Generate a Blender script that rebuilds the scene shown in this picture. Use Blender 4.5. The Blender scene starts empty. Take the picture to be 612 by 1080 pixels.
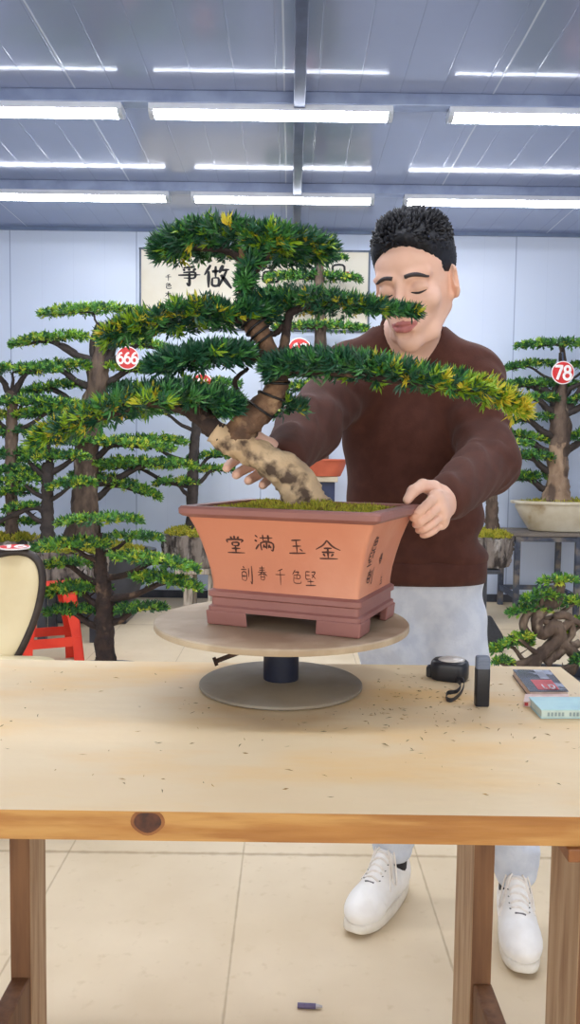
import bpy, math, random
import numpy as np
from mathutils import Vector, Matrix

random.seed(11)
RNG = np.random.default_rng(11)
SC = bpy.context.scene
COL = SC.collection
PI = math.pi

# ------------------------------------------------------------------ camera
FPX = 850.0
CAM = np.array([0.0, 0.0, 1.15])
PITCH = math.radians(3.9)
ROLL = math.radians(0.75)
_f = np.array([0, math.cos(PITCH), -math.sin(PITCH)])
_u0 = np.array([0, math.sin(PITCH), math.cos(PITCH)])
_r0 = np.array([1.0, 0, 0])
CR = math.cos(ROLL) * _r0 + math.sin(ROLL) * _u0
CU = math.cos(ROLL) * _u0 - math.sin(ROLL) * _r0
CF = _f
cd = bpy.data.cameras.new('camera')
cam = bpy.data.objects.new('camera', cd)
COL.objects.link(cam)
cd.sensor_fit = 'VERTICAL'
cd.sensor_height = 24.0
cd.lens = FPX / 1080.0 * 24.0
cd.clip_start = 0.02
cam.matrix_world = Matrix(((CR[0], CU[0], -CF[0], CAM[0]), (CR[1], CU[1], -CF[1], CAM[1]),
                           (CR[2], CU[2], -CF[2], CAM[2]), (0, 0, 0, 1)))
SC.camera = cam

# ------------------------------------------------------------------ world, exposure
w = bpy.data.worlds.new('world')
SC.world = w
w.use_nodes = True
w.node_tree.nodes['Background'].inputs[0].default_value = (1.0, 0.97, 0.93, 1)
w.node_tree.nodes['Background'].inputs[1].default_value = 1.0
SC.view_settings.view_transform = 'Standard'
SC.view_settings.look = 'None'
SC.view_settings.gamma = 1.0
SC.view_settings.use_curve_mapping = False
SC.view_settings.exposure = 1.6
SC.cycles.use_denoising = True
TUBE_POWER = 11.0


def at(px, py, Y):
    """world point seen at a photograph pixel, at room depth Y"""
    d = CF + (px - 306.0) / FPX * CR + (540.0 - py) / FPX * CU
    return CAM + d * (Y / d[1])


def on_z(px, py, z):
    d = CF + (px - 306.0) / FPX * CR + (540.0 - py) / FPX * CU
    return CAM + d * ((z - CAM[2]) / d[2])


def proj(p):
    q = np.asarray(p, float) - CAM
    k = q @ CF
    return 306 + FPX * (q @ CR) / k, 540 - FPX * (q @ CU) / k


# ------------------------------------------------------------------ materials
def srgb(c):
    r = []
    for v in c:
        v /= 255.0
        r.append(v / 12.92 if v <= 0.04045 else ((v + 0.055) / 1.055) ** 2.4)
    return (r[0], r[1], r[2], 1.0)


def mat(name, c, rough=0.6, c2=None, scale=8.0, detail=4.0, lo=0.4, hi=0.6, bump=0.0, bscale=None, metal=0.0,
        stretch=None, spec=0.5, c3=None, scale3=3.0, lo3=.5, hi3=.65, sheen=0.0):
    m = bpy.data.materials.new(name)
    m.use_nodes = True
    N, L = m.node_tree.nodes, m.node_tree.links
    b = N['Principled BSDF']
    b.inputs['Base Color'].default_value = srgb(c)
    b.inputs['Roughness'].default_value = rough
    b.inputs['Metallic'].default_value = metal
    b.inputs['Specular IOR Level'].default_value = spec
    if sheen:
        b.inputs['Sheen Weight'].default_value = sheen
    tc = N.new('ShaderNodeTexCoord')
    vec = tc.outputs['Object']
    if stretch:
        mp = N.new('ShaderNodeMapping')
        mp.inputs['Scale'].default_value = stretch
        L.new(vec, mp.inputs['Vector'])
        vec = mp.outputs['Vector']

    def noise(sc, de=4.0):
        n = N.new('ShaderNodeTexNoise')
        n.inputs['Scale'].default_value = sc
        n.inputs['Detail'].default_value = de
        L.new(vec, n.inputs['Vector'])
        return n.outputs[0]

    def ramp(src, a, bb):
        r = N.new('ShaderNodeMapRange')
        r.inputs[1].default_value = a
        r.inputs[2].default_value = bb
        L.new(src, r.inputs[0])
        return r.outputs[0]
    out = None
    if c2 is not None:
        mx = N.new('ShaderNodeMix')
        mx.data_type = 'RGBA'
        mx.inputs[6].default_value = srgb(c)
        mx.inputs[7].default_value = srgb(c2)
        L.new(ramp(noise(scale, detail), lo, hi), mx.inputs[0])
        out = mx.outputs[2]
        if c3 is not None:
            m3 = N.new('ShaderNodeMix')
            m3.data_type = 'RGBA'
            m3.inputs[7].default_value = srgb(c3)
            L.new(out, m3.inputs[6])
            L.new(ramp(noise(scale3, 5), lo3, hi3), m3.inputs[0])
            out = m3.outputs[2]
        L.new(out, b.inputs['Base Color'])
    if bump:
        bp = N.new('ShaderNodeBump')
        bp.inputs['Strength'].default_value = bump
        bp.inputs['Distance'].default_value = 0.01
        L.new(noise(bscale or scale * 3, 6), bp.inputs['Height'])
        L.new(bp.outputs[0], b.inputs['Normal'])
    return m


def emit(name, c, s):
    m = bpy.data.materials.new(name)
    m.use_nodes = True
    b = m.node_tree.nodes['Principled BSDF']
    b.inputs['Base Color'].default_value = srgb(c)
    b.inputs['Emission Color'].default_value = srgb(c)
    b.inputs['Emission Strength'].default_value = s
    return m


# ------------------------------------------------------------------ object helpers
def link(name, me, parent=None, loc=None):
    o = bpy.data.objects.new(name, me)
    COL.objects.link(o)
    if parent is not None:
        o.parent = parent
    if loc is not None:
        o.location = loc
    return o


def tag(o, label=None, cat=None, group=None, kind=None):
    if label:
        o['label'] = label
    if cat:
        o['category'] = cat
    if group:
        o['group'] = group
    if kind:
        o['kind'] = kind
    return o


def thing(name, label, cat, loc=(0, 0, 0), group=None):
    o = bpy.data.objects.new(name, None)
    o.empty_display_size = 0.05
    COL.objects.link(o)
    o.location = [float(v) for v in loc]
    return tag(o, label, cat, group)


def root_loc(o):
    while o.parent is not None:
        o = o.parent
    return np.array(o.location)


def copy_tree(o, parent=None):
    c = o.copy()
    COL.objects.link(c)
    if parent is not None:
        c.parent = parent
    for ch in list(o.children):
        copy_tree(ch, c)
    return c


class MB:
    def __init__(s):
        s.v, s.f, s.m, s.n = [], [], [], 0

    def add(s, verts, faces, mi=0):
        verts = np.asarray(verts, float).reshape(-1, 3)
        s.v.append(verts)
        for f in faces:
            s.f.append(tuple(int(i) + s.n for i in f))
            s.m.append(mi)
        s.n += len(verts)
        return s

    def box(s, c, d, rz=0.0, mi=0, R=None, taper=1.0):
        h = np.array(d, float) / 2
        P = np.array([[x, y, z] for z in (-1, 1) for y in (-1, 1) for x in (-1, 1)], float)
        P[P[:, 2] > 0, :2] *= taper
        P = P * h
        if R is None:
            cz, sz = math.cos(rz), math.sin(rz)
            R = np.array([[cz, -sz, 0], [sz, cz, 0], [0, 0, 1]])
        P = P @ np.asarray(R).T + np.array(c, float)
        return s.add(P, [(0, 2, 3, 1), (4, 5, 7, 6), (0, 1, 5, 4), (2, 6, 7, 3), (0, 4, 6, 2), (1, 3, 7, 5)], mi)

    def bar(s, a, b, wx, wz, up=(0, 0, 1), mi=0):
        a, b = np.array(a, float), np.array(b, float)
        d = b - a
        L = np.linalg.norm(d)
        d /= L
        u = np.array(up, float)
        x = np.cross(d, u)
        x /= np.linalg.norm(x)
        z = np.cross(x, d)
        return s.box((a + b) / 2, (wx, L, wz), R=np.array([x, d, z]).T, mi=mi)

    def rings(s, rings, cap=True, closed=False, mi=0):
        n = len(rings[0])
        V = np.concatenate([np.asarray(r, float) for r in rings])
        F = []
        m = len(rings)
        for i in range(m if closed else m - 1):
            a, b = i * n, ((i + 1) % m) * n
            for j in range(n):
                k = (j + 1) % n
                F.append((a + j, a + k, b + k, b + j))
        if cap and not closed:
            F.append(tuple(range(n))[::-1])
            F.append(tuple(range((m - 1) * n, m * n)))
        return s.add(V, F, mi)

    def tube(s, pts, rad, n=10, mi=0, rough=0.0, flat=None, closed=False, cap=True, ph=0.0):
        pts = np.asarray(pts, float)
        m = len(pts)
        rad = np.broadcast_to(np.asarray(rad, float), (m,))
        if closed:
            T = np.roll(pts, -1, 0) - np.roll(pts, 1, 0)
        else:
            T = np.gradient(pts, axis=0)
        T /= np.linalg.norm(T, axis=1)[:, None] + 1e-12
        ref = np.array([0, 1.0, 0.02]) if flat is None else np.asarray(flat, float)
        rg = []
        if flat is None:
            nrm = np.cross(T[0], [0.3, 0.2, 0.93])
            if np.linalg.norm(nrm) < 1e-3:
                nrm = np.cross(T[0], [1, 0, 0])
        for i in range(m):
            t = T[i]
            if flat is not None:
                nrm = ref - t * (ref @ t)
            else:
                nrm = nrm - t * (nrm @ t)
            nrm = nrm / (np.linalg.norm(nrm) + 1e-12)
            bi = np.cross(t, nrm)
            a = np.arange(n) * 2 * PI / n
            rr = np.full(n, rad[i])
            if rough:
                rr = rr * (1 + rough * (0.5 * np.sin(3 * a + i * 0.8 + ph) + 0.5 * np.sin(5 * a - i * 1.1 + ph * 2)
                                        + RNG.uniform(-.7, .7, n)))
            rg.append(pts[i] + np.outer(np.cos(a) * rr, nrm) + np.outer(np.sin(a) * rr, bi))
        return s.rings(rg, cap=cap, closed=closed, mi=mi)

    def lathe(s, prof, c=(0, 0, 0), n=48, mi=0, cap=True, sx=1.0, sy=1.0):
        a = np.arange(n) * 2 * PI / n
        rg = [np.stack([c[0] + r * sx * np.cos(a), c[1] + r * sy * np.sin(a), np.full(n, c[2] + z)], 1) for r, z in prof]
        return s.rings(rg, cap=cap, mi=mi)

    def build(s, name, mats, parent=None, smooth=False, bevel=0.0, seg=2, loc=None, sub=0, auto=None):
        V = np.concatenate(s.v)
        if parent is not None:
            V = V - root_loc(parent)
        elif loc is not None:
            V = V - np.array(loc, float)
        me = bpy.data.meshes.new(name)
        me.from_pydata(V.tolist(), [], s.f)
        for m in (mats if isinstance(mats, (list, tuple)) else [mats]):
            me.materials.append(m)
        me.polygons.foreach_set('material_index', s.m)
        if smooth:
            me.polygons.foreach_set('use_smooth', [True] * len(s.f))
            if auto:
                me.set_sharp_from_angle(angle=math.radians(auto))
        me.update()
        o = link(name, me, parent, loc if parent is None else None)
        if bevel:
            md = o.modifiers.new('bevel', 'BEVEL')
            md.width = bevel
            md.segments = seg
            md.limit_method = 'ANGLE'
            md.angle_limit = math.radians(35)
        if sub:
            md = o.modifiers.new('sub', 'SUBSURF')
            md.levels = md.render_levels = sub
        return o


def spline(pts, n):
    """Catmull-Rom through rows of pts (any width), n samples"""
    P = np.asarray(pts, float)
    if len(P) == 2:
        t = np.linspace(0, 1, n)[:, None]
        return P[0] * (1 - t) + P[1] * t
    Q = np.vstack([2 * P[0] - P[1], P, 2 * P[-1] - P[-2]])
    m = len(P) - 1
    out = []
    for t in np.linspace(0, m - 1e-9, n):
        i = int(t)
        u = t - i
        a, b, c, d = Q[i], Q[i + 1], Q[i + 2], Q[i + 3]
        out.append(0.5 * (2 * b + (c - a) * u + (2 * a - 5 * b + 4 * c - d) * u * u + (3 * b - a - 3 * c + d) * u ** 3))
    return np.array(out)


def closed_spline(pts, n):
    P = np.asarray(pts, float)
    m = len(P)
    out = []
    for t in np.linspace(0, m, n, endpoint=False):
        i = int(t)
        u = t - i
        a, b, c, d = P[(i - 1) % m], P[i % m], P[(i + 1) % m], P[(i + 2) % m]
        out.append(0.5 * (2 * b + (c - a) * u + (2 * a - 5 * b + 4 * c - d) * u * u + (3 * b - a - 3 * c + d) * u ** 3))
    return np.array(out)


def rrect(hx, hy, r, k=5):
    """rounded rectangle outline (2-D)"""
    out = []
    for cx, cy, a0 in ((hx - r, hy - r, 0), (-hx + r, hy - r, 90), (-hx + r, -hy + r, 180), (hx - r, -hy + r, 270)):
        for i in range(k + 1):
            a = math.radians(a0 + 90 * i / k)
            out.append((cx + r * math.cos(a), cy + r * math.sin(a)))
    return np.array(out)


def _arc(cx, cy, rx, ry, a0, a1, n=16):
    return [(cx + rx * math.cos(math.radians(a)), cy + ry * math.sin(math.radians(a))) for a in np.linspace(a0, a1, n)]


DIG = {'6': [_arc(0, -.2, .24, .28, 110, 470, 26), [(.16, .44), (.0, .40), (-.15, .22), (-.23, -.06), (-.24, -.2)]],
       '7': [[(-.26, .44), (.25, .44), (.12, .1), (-.08, -.48)]],
       '8': [_arc(0, .23, .19, .21, 0, 360, 24), _arc(0, -.22, .25, .25, 0, 360, 26)],
       '1': [[(-.14, .30), (.06, .46), (.06, -.48)]]}


def digit_mb(ch, x0, sz, place):
    """one printed numeral as raised strokes, flattened on the tag face"""
    mb = MB()
    for st in DIG[ch]:
        S = np.array(st if len(st) > 8 else [p for a, b in zip(st[:-1], st[1:]) for p in (np.linspace(a, b, 5)[:-1])] + [st[-1]])
        q = np.column_stack([S * sz + [x0, 0], np.zeros(len(S))])
        mb.tube(q, .095 * sz, 8)
    mb.v = [place(v * [1, 1, .12] + [0, 0, .003]) for v in mb.v]
    return mb


# ------------------------------------------------------------------ signed distance sculpting
class Field:
    def __init__(s, xs, ys, zs):
        s.ax = [np.asarray(a, np.float32) for a in (xs, ys, zs)]
        s.D = np.full([len(a) for a in s.ax], 0.1, np.float32)

    def blk(s, lo, hi):
        sl = []
        for a, l, h in zip(s.ax, lo, hi):
            i, j = np.searchsorted(a, l), np.searchsorted(a, h)
            sl.append(slice(max(i - 1, 0), min(j + 1, len(a))))
        g = [a[q] for a, q in zip(s.ax, sl)]
        return tuple(sl), g[0][:, None, None], g[1][None, :, None], g[2][None, None, :]

    def apply(s, fn, lo, hi, k=0.01, op='u', pad=0.03):
        sl, X, Y, Z = s.blk(np.asarray(lo) - pad - k, np.asarray(hi) + pad + k)
        d = fn(X, Y, Z)
        c = s.D[sl]
        if op == 'u':
            h = np.maximum(k - np.abs(c - d), 0) / k
            s.D[sl] = np.minimum(c, d) - h * h * k * 0.25
        elif op == 's':
            d = -d
            h = np.maximum(k - np.abs(c - d), 0) / k
            s.D[sl] = np.maximum(c, d) + h * h * k * 0.25
        elif op == 'i':
            h = np.maximum(k - np.abs(c - d), 0) / k
            s.D[sl] = np.maximum(c, d) + h * h * k * 0.25
        elif op == 'add':
            s.D[sl] = c + d

    def ell(s, c, r, k=0.01, op='u', R=None):
        c, r = np.asarray(c, float), np.asarray(r, float)

        def fn(X, Y, Z):
            x, y, z = X - c[0], Y - c[1], Z - c[2]
            if R is not None:
                x, y, z = (R[0, 0] * x + R[1, 0] * y + R[2, 0] * z, R[0, 1] * x + R[1, 1] * y + R[2, 1] * z,
                           R[0, 2] * x + R[1, 2] * y + R[2, 2] * z)
            k0 = np.sqrt((x / r[0]) ** 2 + (y / r[1]) ** 2 + (z / r[2]) ** 2)
            k1 = np.sqrt((x / r[0] ** 2) ** 2 + (y / r[1] ** 2) ** 2 + (z / r[2] ** 2) ** 2) + 1e-9
            return k0 * (k0 - 1) / k1
        e = r if R is None else np.full(3, r.max())
        s.apply(fn, c - e, c + e, k, op)

    def cone(s, a, b, ra, rb, k=0.01, op='u', rip=None, sc=(1, 1, 1)):
        a, b = np.asarray(a, float), np.asarray(b, float)
        ba = b - a
        L2 = ba @ ba

        def fn(X, Y, Z):
            x, y, z = X - a[0], Y - a[1], Z - a[2]
            h = np.clip((x * ba[0] + y * ba[1] + z * ba[2]) / L2, 0, 1)
            d = np.sqrt(((x - h * ba[0]) / sc[0]) ** 2 + ((y - h * ba[1]) / sc[1]) ** 2 + ((z - h * ba[2]) / sc[2]) ** 2) - (ra + (rb - ra) * h)
            if rip is not None:
                amp, dirv, lam, ph = rip
                q = (X * dirv[0] + Y * dirv[1] + Z * dirv[2]) * (2 * PI / lam) + ph
                d = d + amp * np.sin(q + .8 * np.sin(0.31 * q + 40 * X)) * (.55 + .45 * np.sin(.23 * q + 25 * Y))
            return d
        m = max(ra, rb) * max(sc)
        s.apply(fn, np.minimum(a, b) - m, np.maximum(a, b) + m, k, op)

    def chain(s, pts, rs, k=0.008, op='u'):
        for i in range(len(pts) - 1):
            s.cone(pts[i], pts[i + 1], rs[i], rs[i + 1], k, op)

    def sample(s, p):
        idx, fr = [], []
        for a, v in zip(s.ax, p):
            i = int(np.clip(np.searchsorted(a, v) - 1, 0, len(a) - 2))
            idx.append(i)
            fr.append((v - a[i]) / (a[i + 1] - a[i]))
        r = 0
        for dx in (0, 1):
            for dy in (0, 1):
                for dz in (0, 1):
                    wgt = (fr[0] if dx else 1 - fr[0]) * (fr[1] if dy else 1 - fr[1]) * (fr[2] if dz else 1 - fr[2])
                    r += wgt * s.D[idx[0] + dx, idx[1] + dy, idx[2] + dz]
        return r

    def nets(s):
        D = s.D
        neg = D < 0
        c = np.zeros([n - 1 for n in D.shape], np.uint8)
        for dx in (0, 1):
            for dy in (0, 1):
                for dz in (0, 1):
                    c += neg[dx:dx + c.shape[0], dy:dy + c.shape[1], dz:dz + c.shape[2]]
        act = (c > 0) & (c < 8)
        I = np.argwhere(act)
        ids = np.full(c.shape, -1, np.int64)
        ids[act] = np.arange(len(I))
        acc = np.zeros((len(I), 3))
        cnt = np.zeros(len(I))
        cor = [(dx, dy, dz) for dx in (0, 1) for dy in (0, 1) for dz in (0, 1)]
        val = {q: D[I[:, 0] + q[0], I[:, 1] + q[1], I[:, 2] + q[2]].astype(float) for q in cor}
        pos = {q: np.stack([s.ax[t][I[:, t] + q[t]] for t in range(3)], 1).astype(float) for q in cor}
        for q in cor:
            for t in range(3):
                if q[t] == 0:
                    r = list(q)
                    r[t] = 1
                    r = tuple(r)
                    va, vb = val[q], val[r]
                    x = (va < 0) != (vb < 0)
                    u = np.where(x, va / np.where(x, va - vb, 1), 0)[:, None]
                    acc += np.where(x[:, None], pos[q] * (1 - u) + pos[r] * u, 0)
                    cnt += x
        V = acc / cnt[:, None]
        Fs = []
        for t in range(3):
            sl0 = [slice(None)] * 3
            sl1 = [slice(None)] * 3
            sl0[t] = slice(0, -1)
            sl1[t] = slice(1, None)
            a, b = neg[tuple(sl0)], neg[tuple(sl1)]
            E = np.argwhere(a != b)
            u, v = (t + 1) % 3, (t + 2) % 3
            ok = (E[:, u] > 0) & (E[:, v] > 0) & (E[:, u] < D.shape[u] - 1) & (E[:, v] < D.shape[v] - 1)
            E = E[ok]
            fl = a[E[:, 0], E[:, 1], E[:, 2]]
            q = []
            for du, dv in ((-1, -1), (0, -1), (0, 0), (-1, 0)):
                e = E.copy()
                e[:, u] += du
                e[:, v] += dv
                q.append(ids[e[:, 0], e[:, 1], e[:, 2]])
            q = np.stack(q, 1)
            q[~fl] = q[~fl][:, ::-1]
            Fs.append(q)
        return V, np.concatenate(Fs)


def axis(lo, hi, coarse, fines=()):
    out = [lo]
    while out[-1] < hi:
        x = out[-1]
        st = coarse
        for a, b, f in fines:
            if a - f <= x <= b:
                st = min(st, f)
        out.append(x + st)
    return out


def np_mesh(name, V, Q, mats, parent=None, mi=None, smooth=True):
    if parent is not None:
        V = V - root_loc(parent)
    me = bpy.data.meshes.new(name)
    k = Q.shape[1]
    me.vertices.add(len(V))
    me.vertices.foreach_set('co', np.ascontiguousarray(V, np.float32).ravel())
    me.loops.add(Q.size)
    me.loops.foreach_set('vertex_index', np.ascontiguousarray(Q, np.int32).ravel())
    me.polygons.add(len(Q))
    me.polygons.foreach_set('loop_start', np.arange(0, Q.size, k, dtype=np.int32))
    for m in (mats if isinstance(mats, (list, tuple)) else [mats]):
        me.materials.append(m)
    if mi is not None:
        me.polygons.foreach_set('material_index', np.asarray(mi, np.int32))
    me.polygons.foreach_set('use_smooth', np.full(len(Q), smooth))
    me.update(calc_edges=True)
    me.validate()
    return link(name, me, parent)


def rotm(rz=0.0, rx=0.0, ry=0.0):
    return np.array(Matrix.Rotation(rz, 3, 'Z') @ Matrix.Rotation(rx, 3, 'X') @ Matrix.Rotation(ry, 3, 'Y'))


# ------------------------------------------------------------------ foliage
def foliage(P, Dr, mi, L, W, nl, rng, spread=0.95, jit=0.25):
    """leaf blades in tufts: P shoot bases, Dr shoot directions, mi material per shoot -> V, F, M"""
    n = len(P)
    Dr = Dr / (np.linalg.norm(Dr, axis=1)[:, None] + 1e-9)
    r = rng.normal(size=(n, nl, 3))
    r -= (r * Dr[:, None, :]).sum(2, keepdims=True) * Dr[:, None, :]
    r /= np.linalg.norm(r, axis=2, keepdims=True) + 1e-9
    ang = rng.uniform(0.25, spread, (n, nl, 1))
    d = Dr[:, None, :] * np.cos(ang) + r * np.sin(ang)
    side = np.cross(d, r)
    side /= np.linalg.norm(side, axis=2, keepdims=True) + 1e-9
    up = np.cross(side, d)
    l = L * rng.uniform(1 - jit * 1.6, 1 + jit, (n, nl, 1))
    wd = W * rng.uniform(0.8, 1.2, (n, nl, 1))
    base = P[:, None, :] + Dr[:, None, :] * (rng.uniform(0, 0.7, (n, nl, 1)) * L)
    mid = base + d * l * 0.5 + up * l * 0.06
    tip = base + d * l
    V = np.stack([base, mid + side * wd / 2 + up * wd * .2, tip, mid - side * wd / 2 + up * wd * .2], 2).reshape(-1, 3)
    k = np.arange(n * nl) * 4
    F = np.stack([np.stack([k, k + 1, k + 2], 1), np.stack([k, k + 2, k + 3], 1)], 1).reshape(-1, 3)
    M = np.repeat(mi, nl * 2)
    return V, F, M


def pad_shoots(spine, hz, hy, n, rng, yel=(0.0, 0.0), dark=0.45, updir=0.9, flat=0.35):
    """shoot bases on a cloud pad round a spine (world), hz half height, hy half depth per spine row"""
    S = spline(np.hstack([spine, np.asarray(hz)[:, None], np.asarray(hy)[:, None]]), 60)
    t = rng.uniform(0, 1, n)
    i = np.clip((t * 59).astype(int), 0, 58)
    fr = (t * 59 - i)[:, None]
    B = S[i] * (1 - fr) + S[i + 1] * fr
    T = S[i + 1, :3] - S[i, :3]
    T /= np.linalg.norm(T, axis=1)[:, None] + 1e-9
    a = rng.uniform(0, 2 * PI, n)
    rr = np.sqrt(rng.uniform(0.1, 1, n))
    oy = np.cos(a) * rr
    oz = np.sin(a) * rr
    oz = np.where(oz < 0, oz * flat, oz)
    P = B[:, :3].copy()
    P[:, 1] += oy * B[:, 4]
    P[:, 2] += oz * B[:, 3] * (1 - 0.35 * oy ** 2) + rng.normal(0, .08, n) * B[:, 3]
    out = (t - 0.5) * 2
    Dr = T * (out * 0.8)[:, None] + np.stack([np.zeros(n), oy * 0.9, np.full(n, updir) * (0.4 + 0.6 * (oz > -0.1))], 1)
    Dr += rng.normal(0, 0.35, (n, 3))
    py = yel[0] * (1 - t) + yel[1] * t
    py = np.clip(py, 0, 1) ** 1.0
    q = rng.uniform(0, 1, n)
    mi = np.where(q < py, 2, np.where(rng.uniform(0, 1, n) < dark, 0, 1))
    mi = np.where((mi == 2) & (rng.uniform(0, 1, n) < 0.35), 3, mi)
    return P, Dr, mi


# ------------------------------------------------------------------ brush writing
GL = {
 'tang': [[(.5, 1), (.5, .8)], [(.3, .95), (.37, .8)], [(.72, .97), (.62, .8)], [(.13, .6), (.15, .77), (.88, .79), (.8, .64)],
          [(.35, .62), (.36, .45)], [(.35, .62), (.66, .63), (.63, .46), (.36, .46)], [(.3, .29), (.74, .31)],
          [(.5, .45), (.5, .08)], [(.08, .05), (.95, .08)]],
 'man': [[(.08, .92), (.2, .8)], [(.03, .64), (.15, .55)], [(.04, .1), (.24, .42)], [(.3, .77), (.97, .8)], [(.48, .96), (.47, .6)],
         [(.75, .96), (.74, .6)], [(.45, .6), (.8, .6)], [(.35, .06), (.35, .5), (.94, .5), (.92, .06), (.82, .14)], [(.63, .6), (.62, .15)],
         [(.5, .42), (.44, .2)], [(.5, .32), (.58, .2)], [(.77, .42), (.71, .2)], [(.77, .32), (.85, .2)]],
 'yu': [[(.25, .85), (.77, .9)], [(.28, .5), (.74, .54)], [(.5, .87), (.5, .1)], [(.08, .07), (.95, .12)], [(.66, .36), (.8, .23)]],
 'jin': [[(.5, 1.02), (.3, .75), (-.05, .5)], [(.5, 1), (.74, .7), (1.08, .52)], [(.32, .58), (.7, .61)], [(.22, .37), (.8, .4)],
         [(.5, .6), (.5, .08)], [(.28, .3), (.36, .16)], [(.74, .32), (.64, .17)], [(.1, .03), (.94, .07)]],
 'liu': [[(.2, .95), (.32, .84)], [(.02, .74), (.52, .76)], [(.1, .1), (.1, .56), (.45, .56), (.45, .1), (.1, .1)], [(.1, .34), (.45, .34)],
         [(.68, .85), (.66, .3)], [(.95, 1), (.95, -.05), (.82, .06)]],
 'chun': [[(.2, .85), (.8, .88)], [(.2, .7), (.8, .73)], [(.05, .55), (.95, .58)], [(.5, 1.02), (.5, .6), (.05, .28)], [(.55, .6), (.98, .3)],
          [(.35, .02), (.35, .4), (.68, .4), (.68, .02), (.35, .02)], [(.35, .22), (.68, .22)]],
 'qian': [[(.72, .97), (.25, .82)], [(.05, .58), (.95, .61)], [(.5, .86), (.5, -.1)]],
 'se': [[(.4, 1.02), (.12, .68)], [(.38, .86), (.72, .88), (.55, .68)], [(.25, .65), (.82, .65), (.78, .42), (.25, .42)], [(.52, .65), (.52, .42)],
        [(.25, .65), (.25, .12), (.88, .1), (.94, .28)]],
 'jian': [[(.1, .92), (.1, .45), (.5, .45)], [(.1, .92), (.48, .92)], [(.12, .68), (.45, .68)], [(.6, .9), (.92, .9), (.6, .5)],
          [(.62, .75), (.95, .48)], [(.2, .28), (.8, .3)], [(.5, .42), (.5, .05)], [(.06, .02), (.96, .06)]],
 'zuo': [[(.25, 1.02), (.0, .55)], [(.17, .74), (.17, -.02)], [(.3, .72), (.6, .75)], [(.45, .97), (.45, .45)],
         [(.32, .42), (.32, .1), (.56, .1), (.56, .42), (.32, .42)], [(.75, 1.02), (.6, .66)], [(.68, .78), (1, .82)], [(.9, .8), (.58, .02)],
         [(.66, .58), (1.1, -.05)]],
 'zheng': [[(.78, 1), (.2, .92)], [(.2, .86), (.28, .75)], [(.48, .88), (.5, .76)], [(.82, .9), (.68, .76)], [(.2, .66), (.76, .68), (.74, .36), (.22, .36)],
           [(-.05, .51), (1.05, .55)], [(.5, .68), (.5, -.03), (.36, .08)]],
 'shi': [[(.1, .6), (.92, .63)], [(.5, 1), (.5, .1)], [(.2, .07), (.84, .1)]],
 'kou': [[(.15, .08), (.13, .8), (.87, .83), (.8, .1), (.16, .12)]],
 'mu': [[(.1, .68), (.92, .7)], [(.5, 1), (.5, 0)], [(.48, .66), (.08, .2)], [(.52, .66), (.95, .18)]],
}


def brush(mb, glyph, place, wid=0.09, rng=RNG, lift=0.0):
    """brush strokes of one character; place(x, y) gives the world point and normal of unit-box (x, y)"""
    for st in GL[glyph]:
        S = spline(st, 14) if len(st) > 2 else spline(st, 7)
        T = np.gradient(S, axis=0)
        T /= np.linalg.norm(T, axis=1)[:, None] + 1e-9
        N = np.stack([-T[:, 1], T[:, 0]], 1)
        n = len(S)
        t = np.linspace(0, 1, n)
        ww = wid * (0.35 + 0.75 * np.sin(PI * np.clip(t * 0.8 + 0.16, 0, 1))) * rng.uniform(.8, 1.2) * 0.5
        A = [place(*q) for q in S + N * ww[:, None]]
        B = [place(*q) for q in S - N * ww[:, None]]
        V = np.array(A + B)
        mb.add(V, [(i, i + 1, n + i + 1, n + i) for i in range(n - 1)])


# ------------------------------------------------------------------ setting
CEIL, YB, XL, XR, YF = 2.93, 6.49, -3.6, 3.6, -3.0


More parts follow.
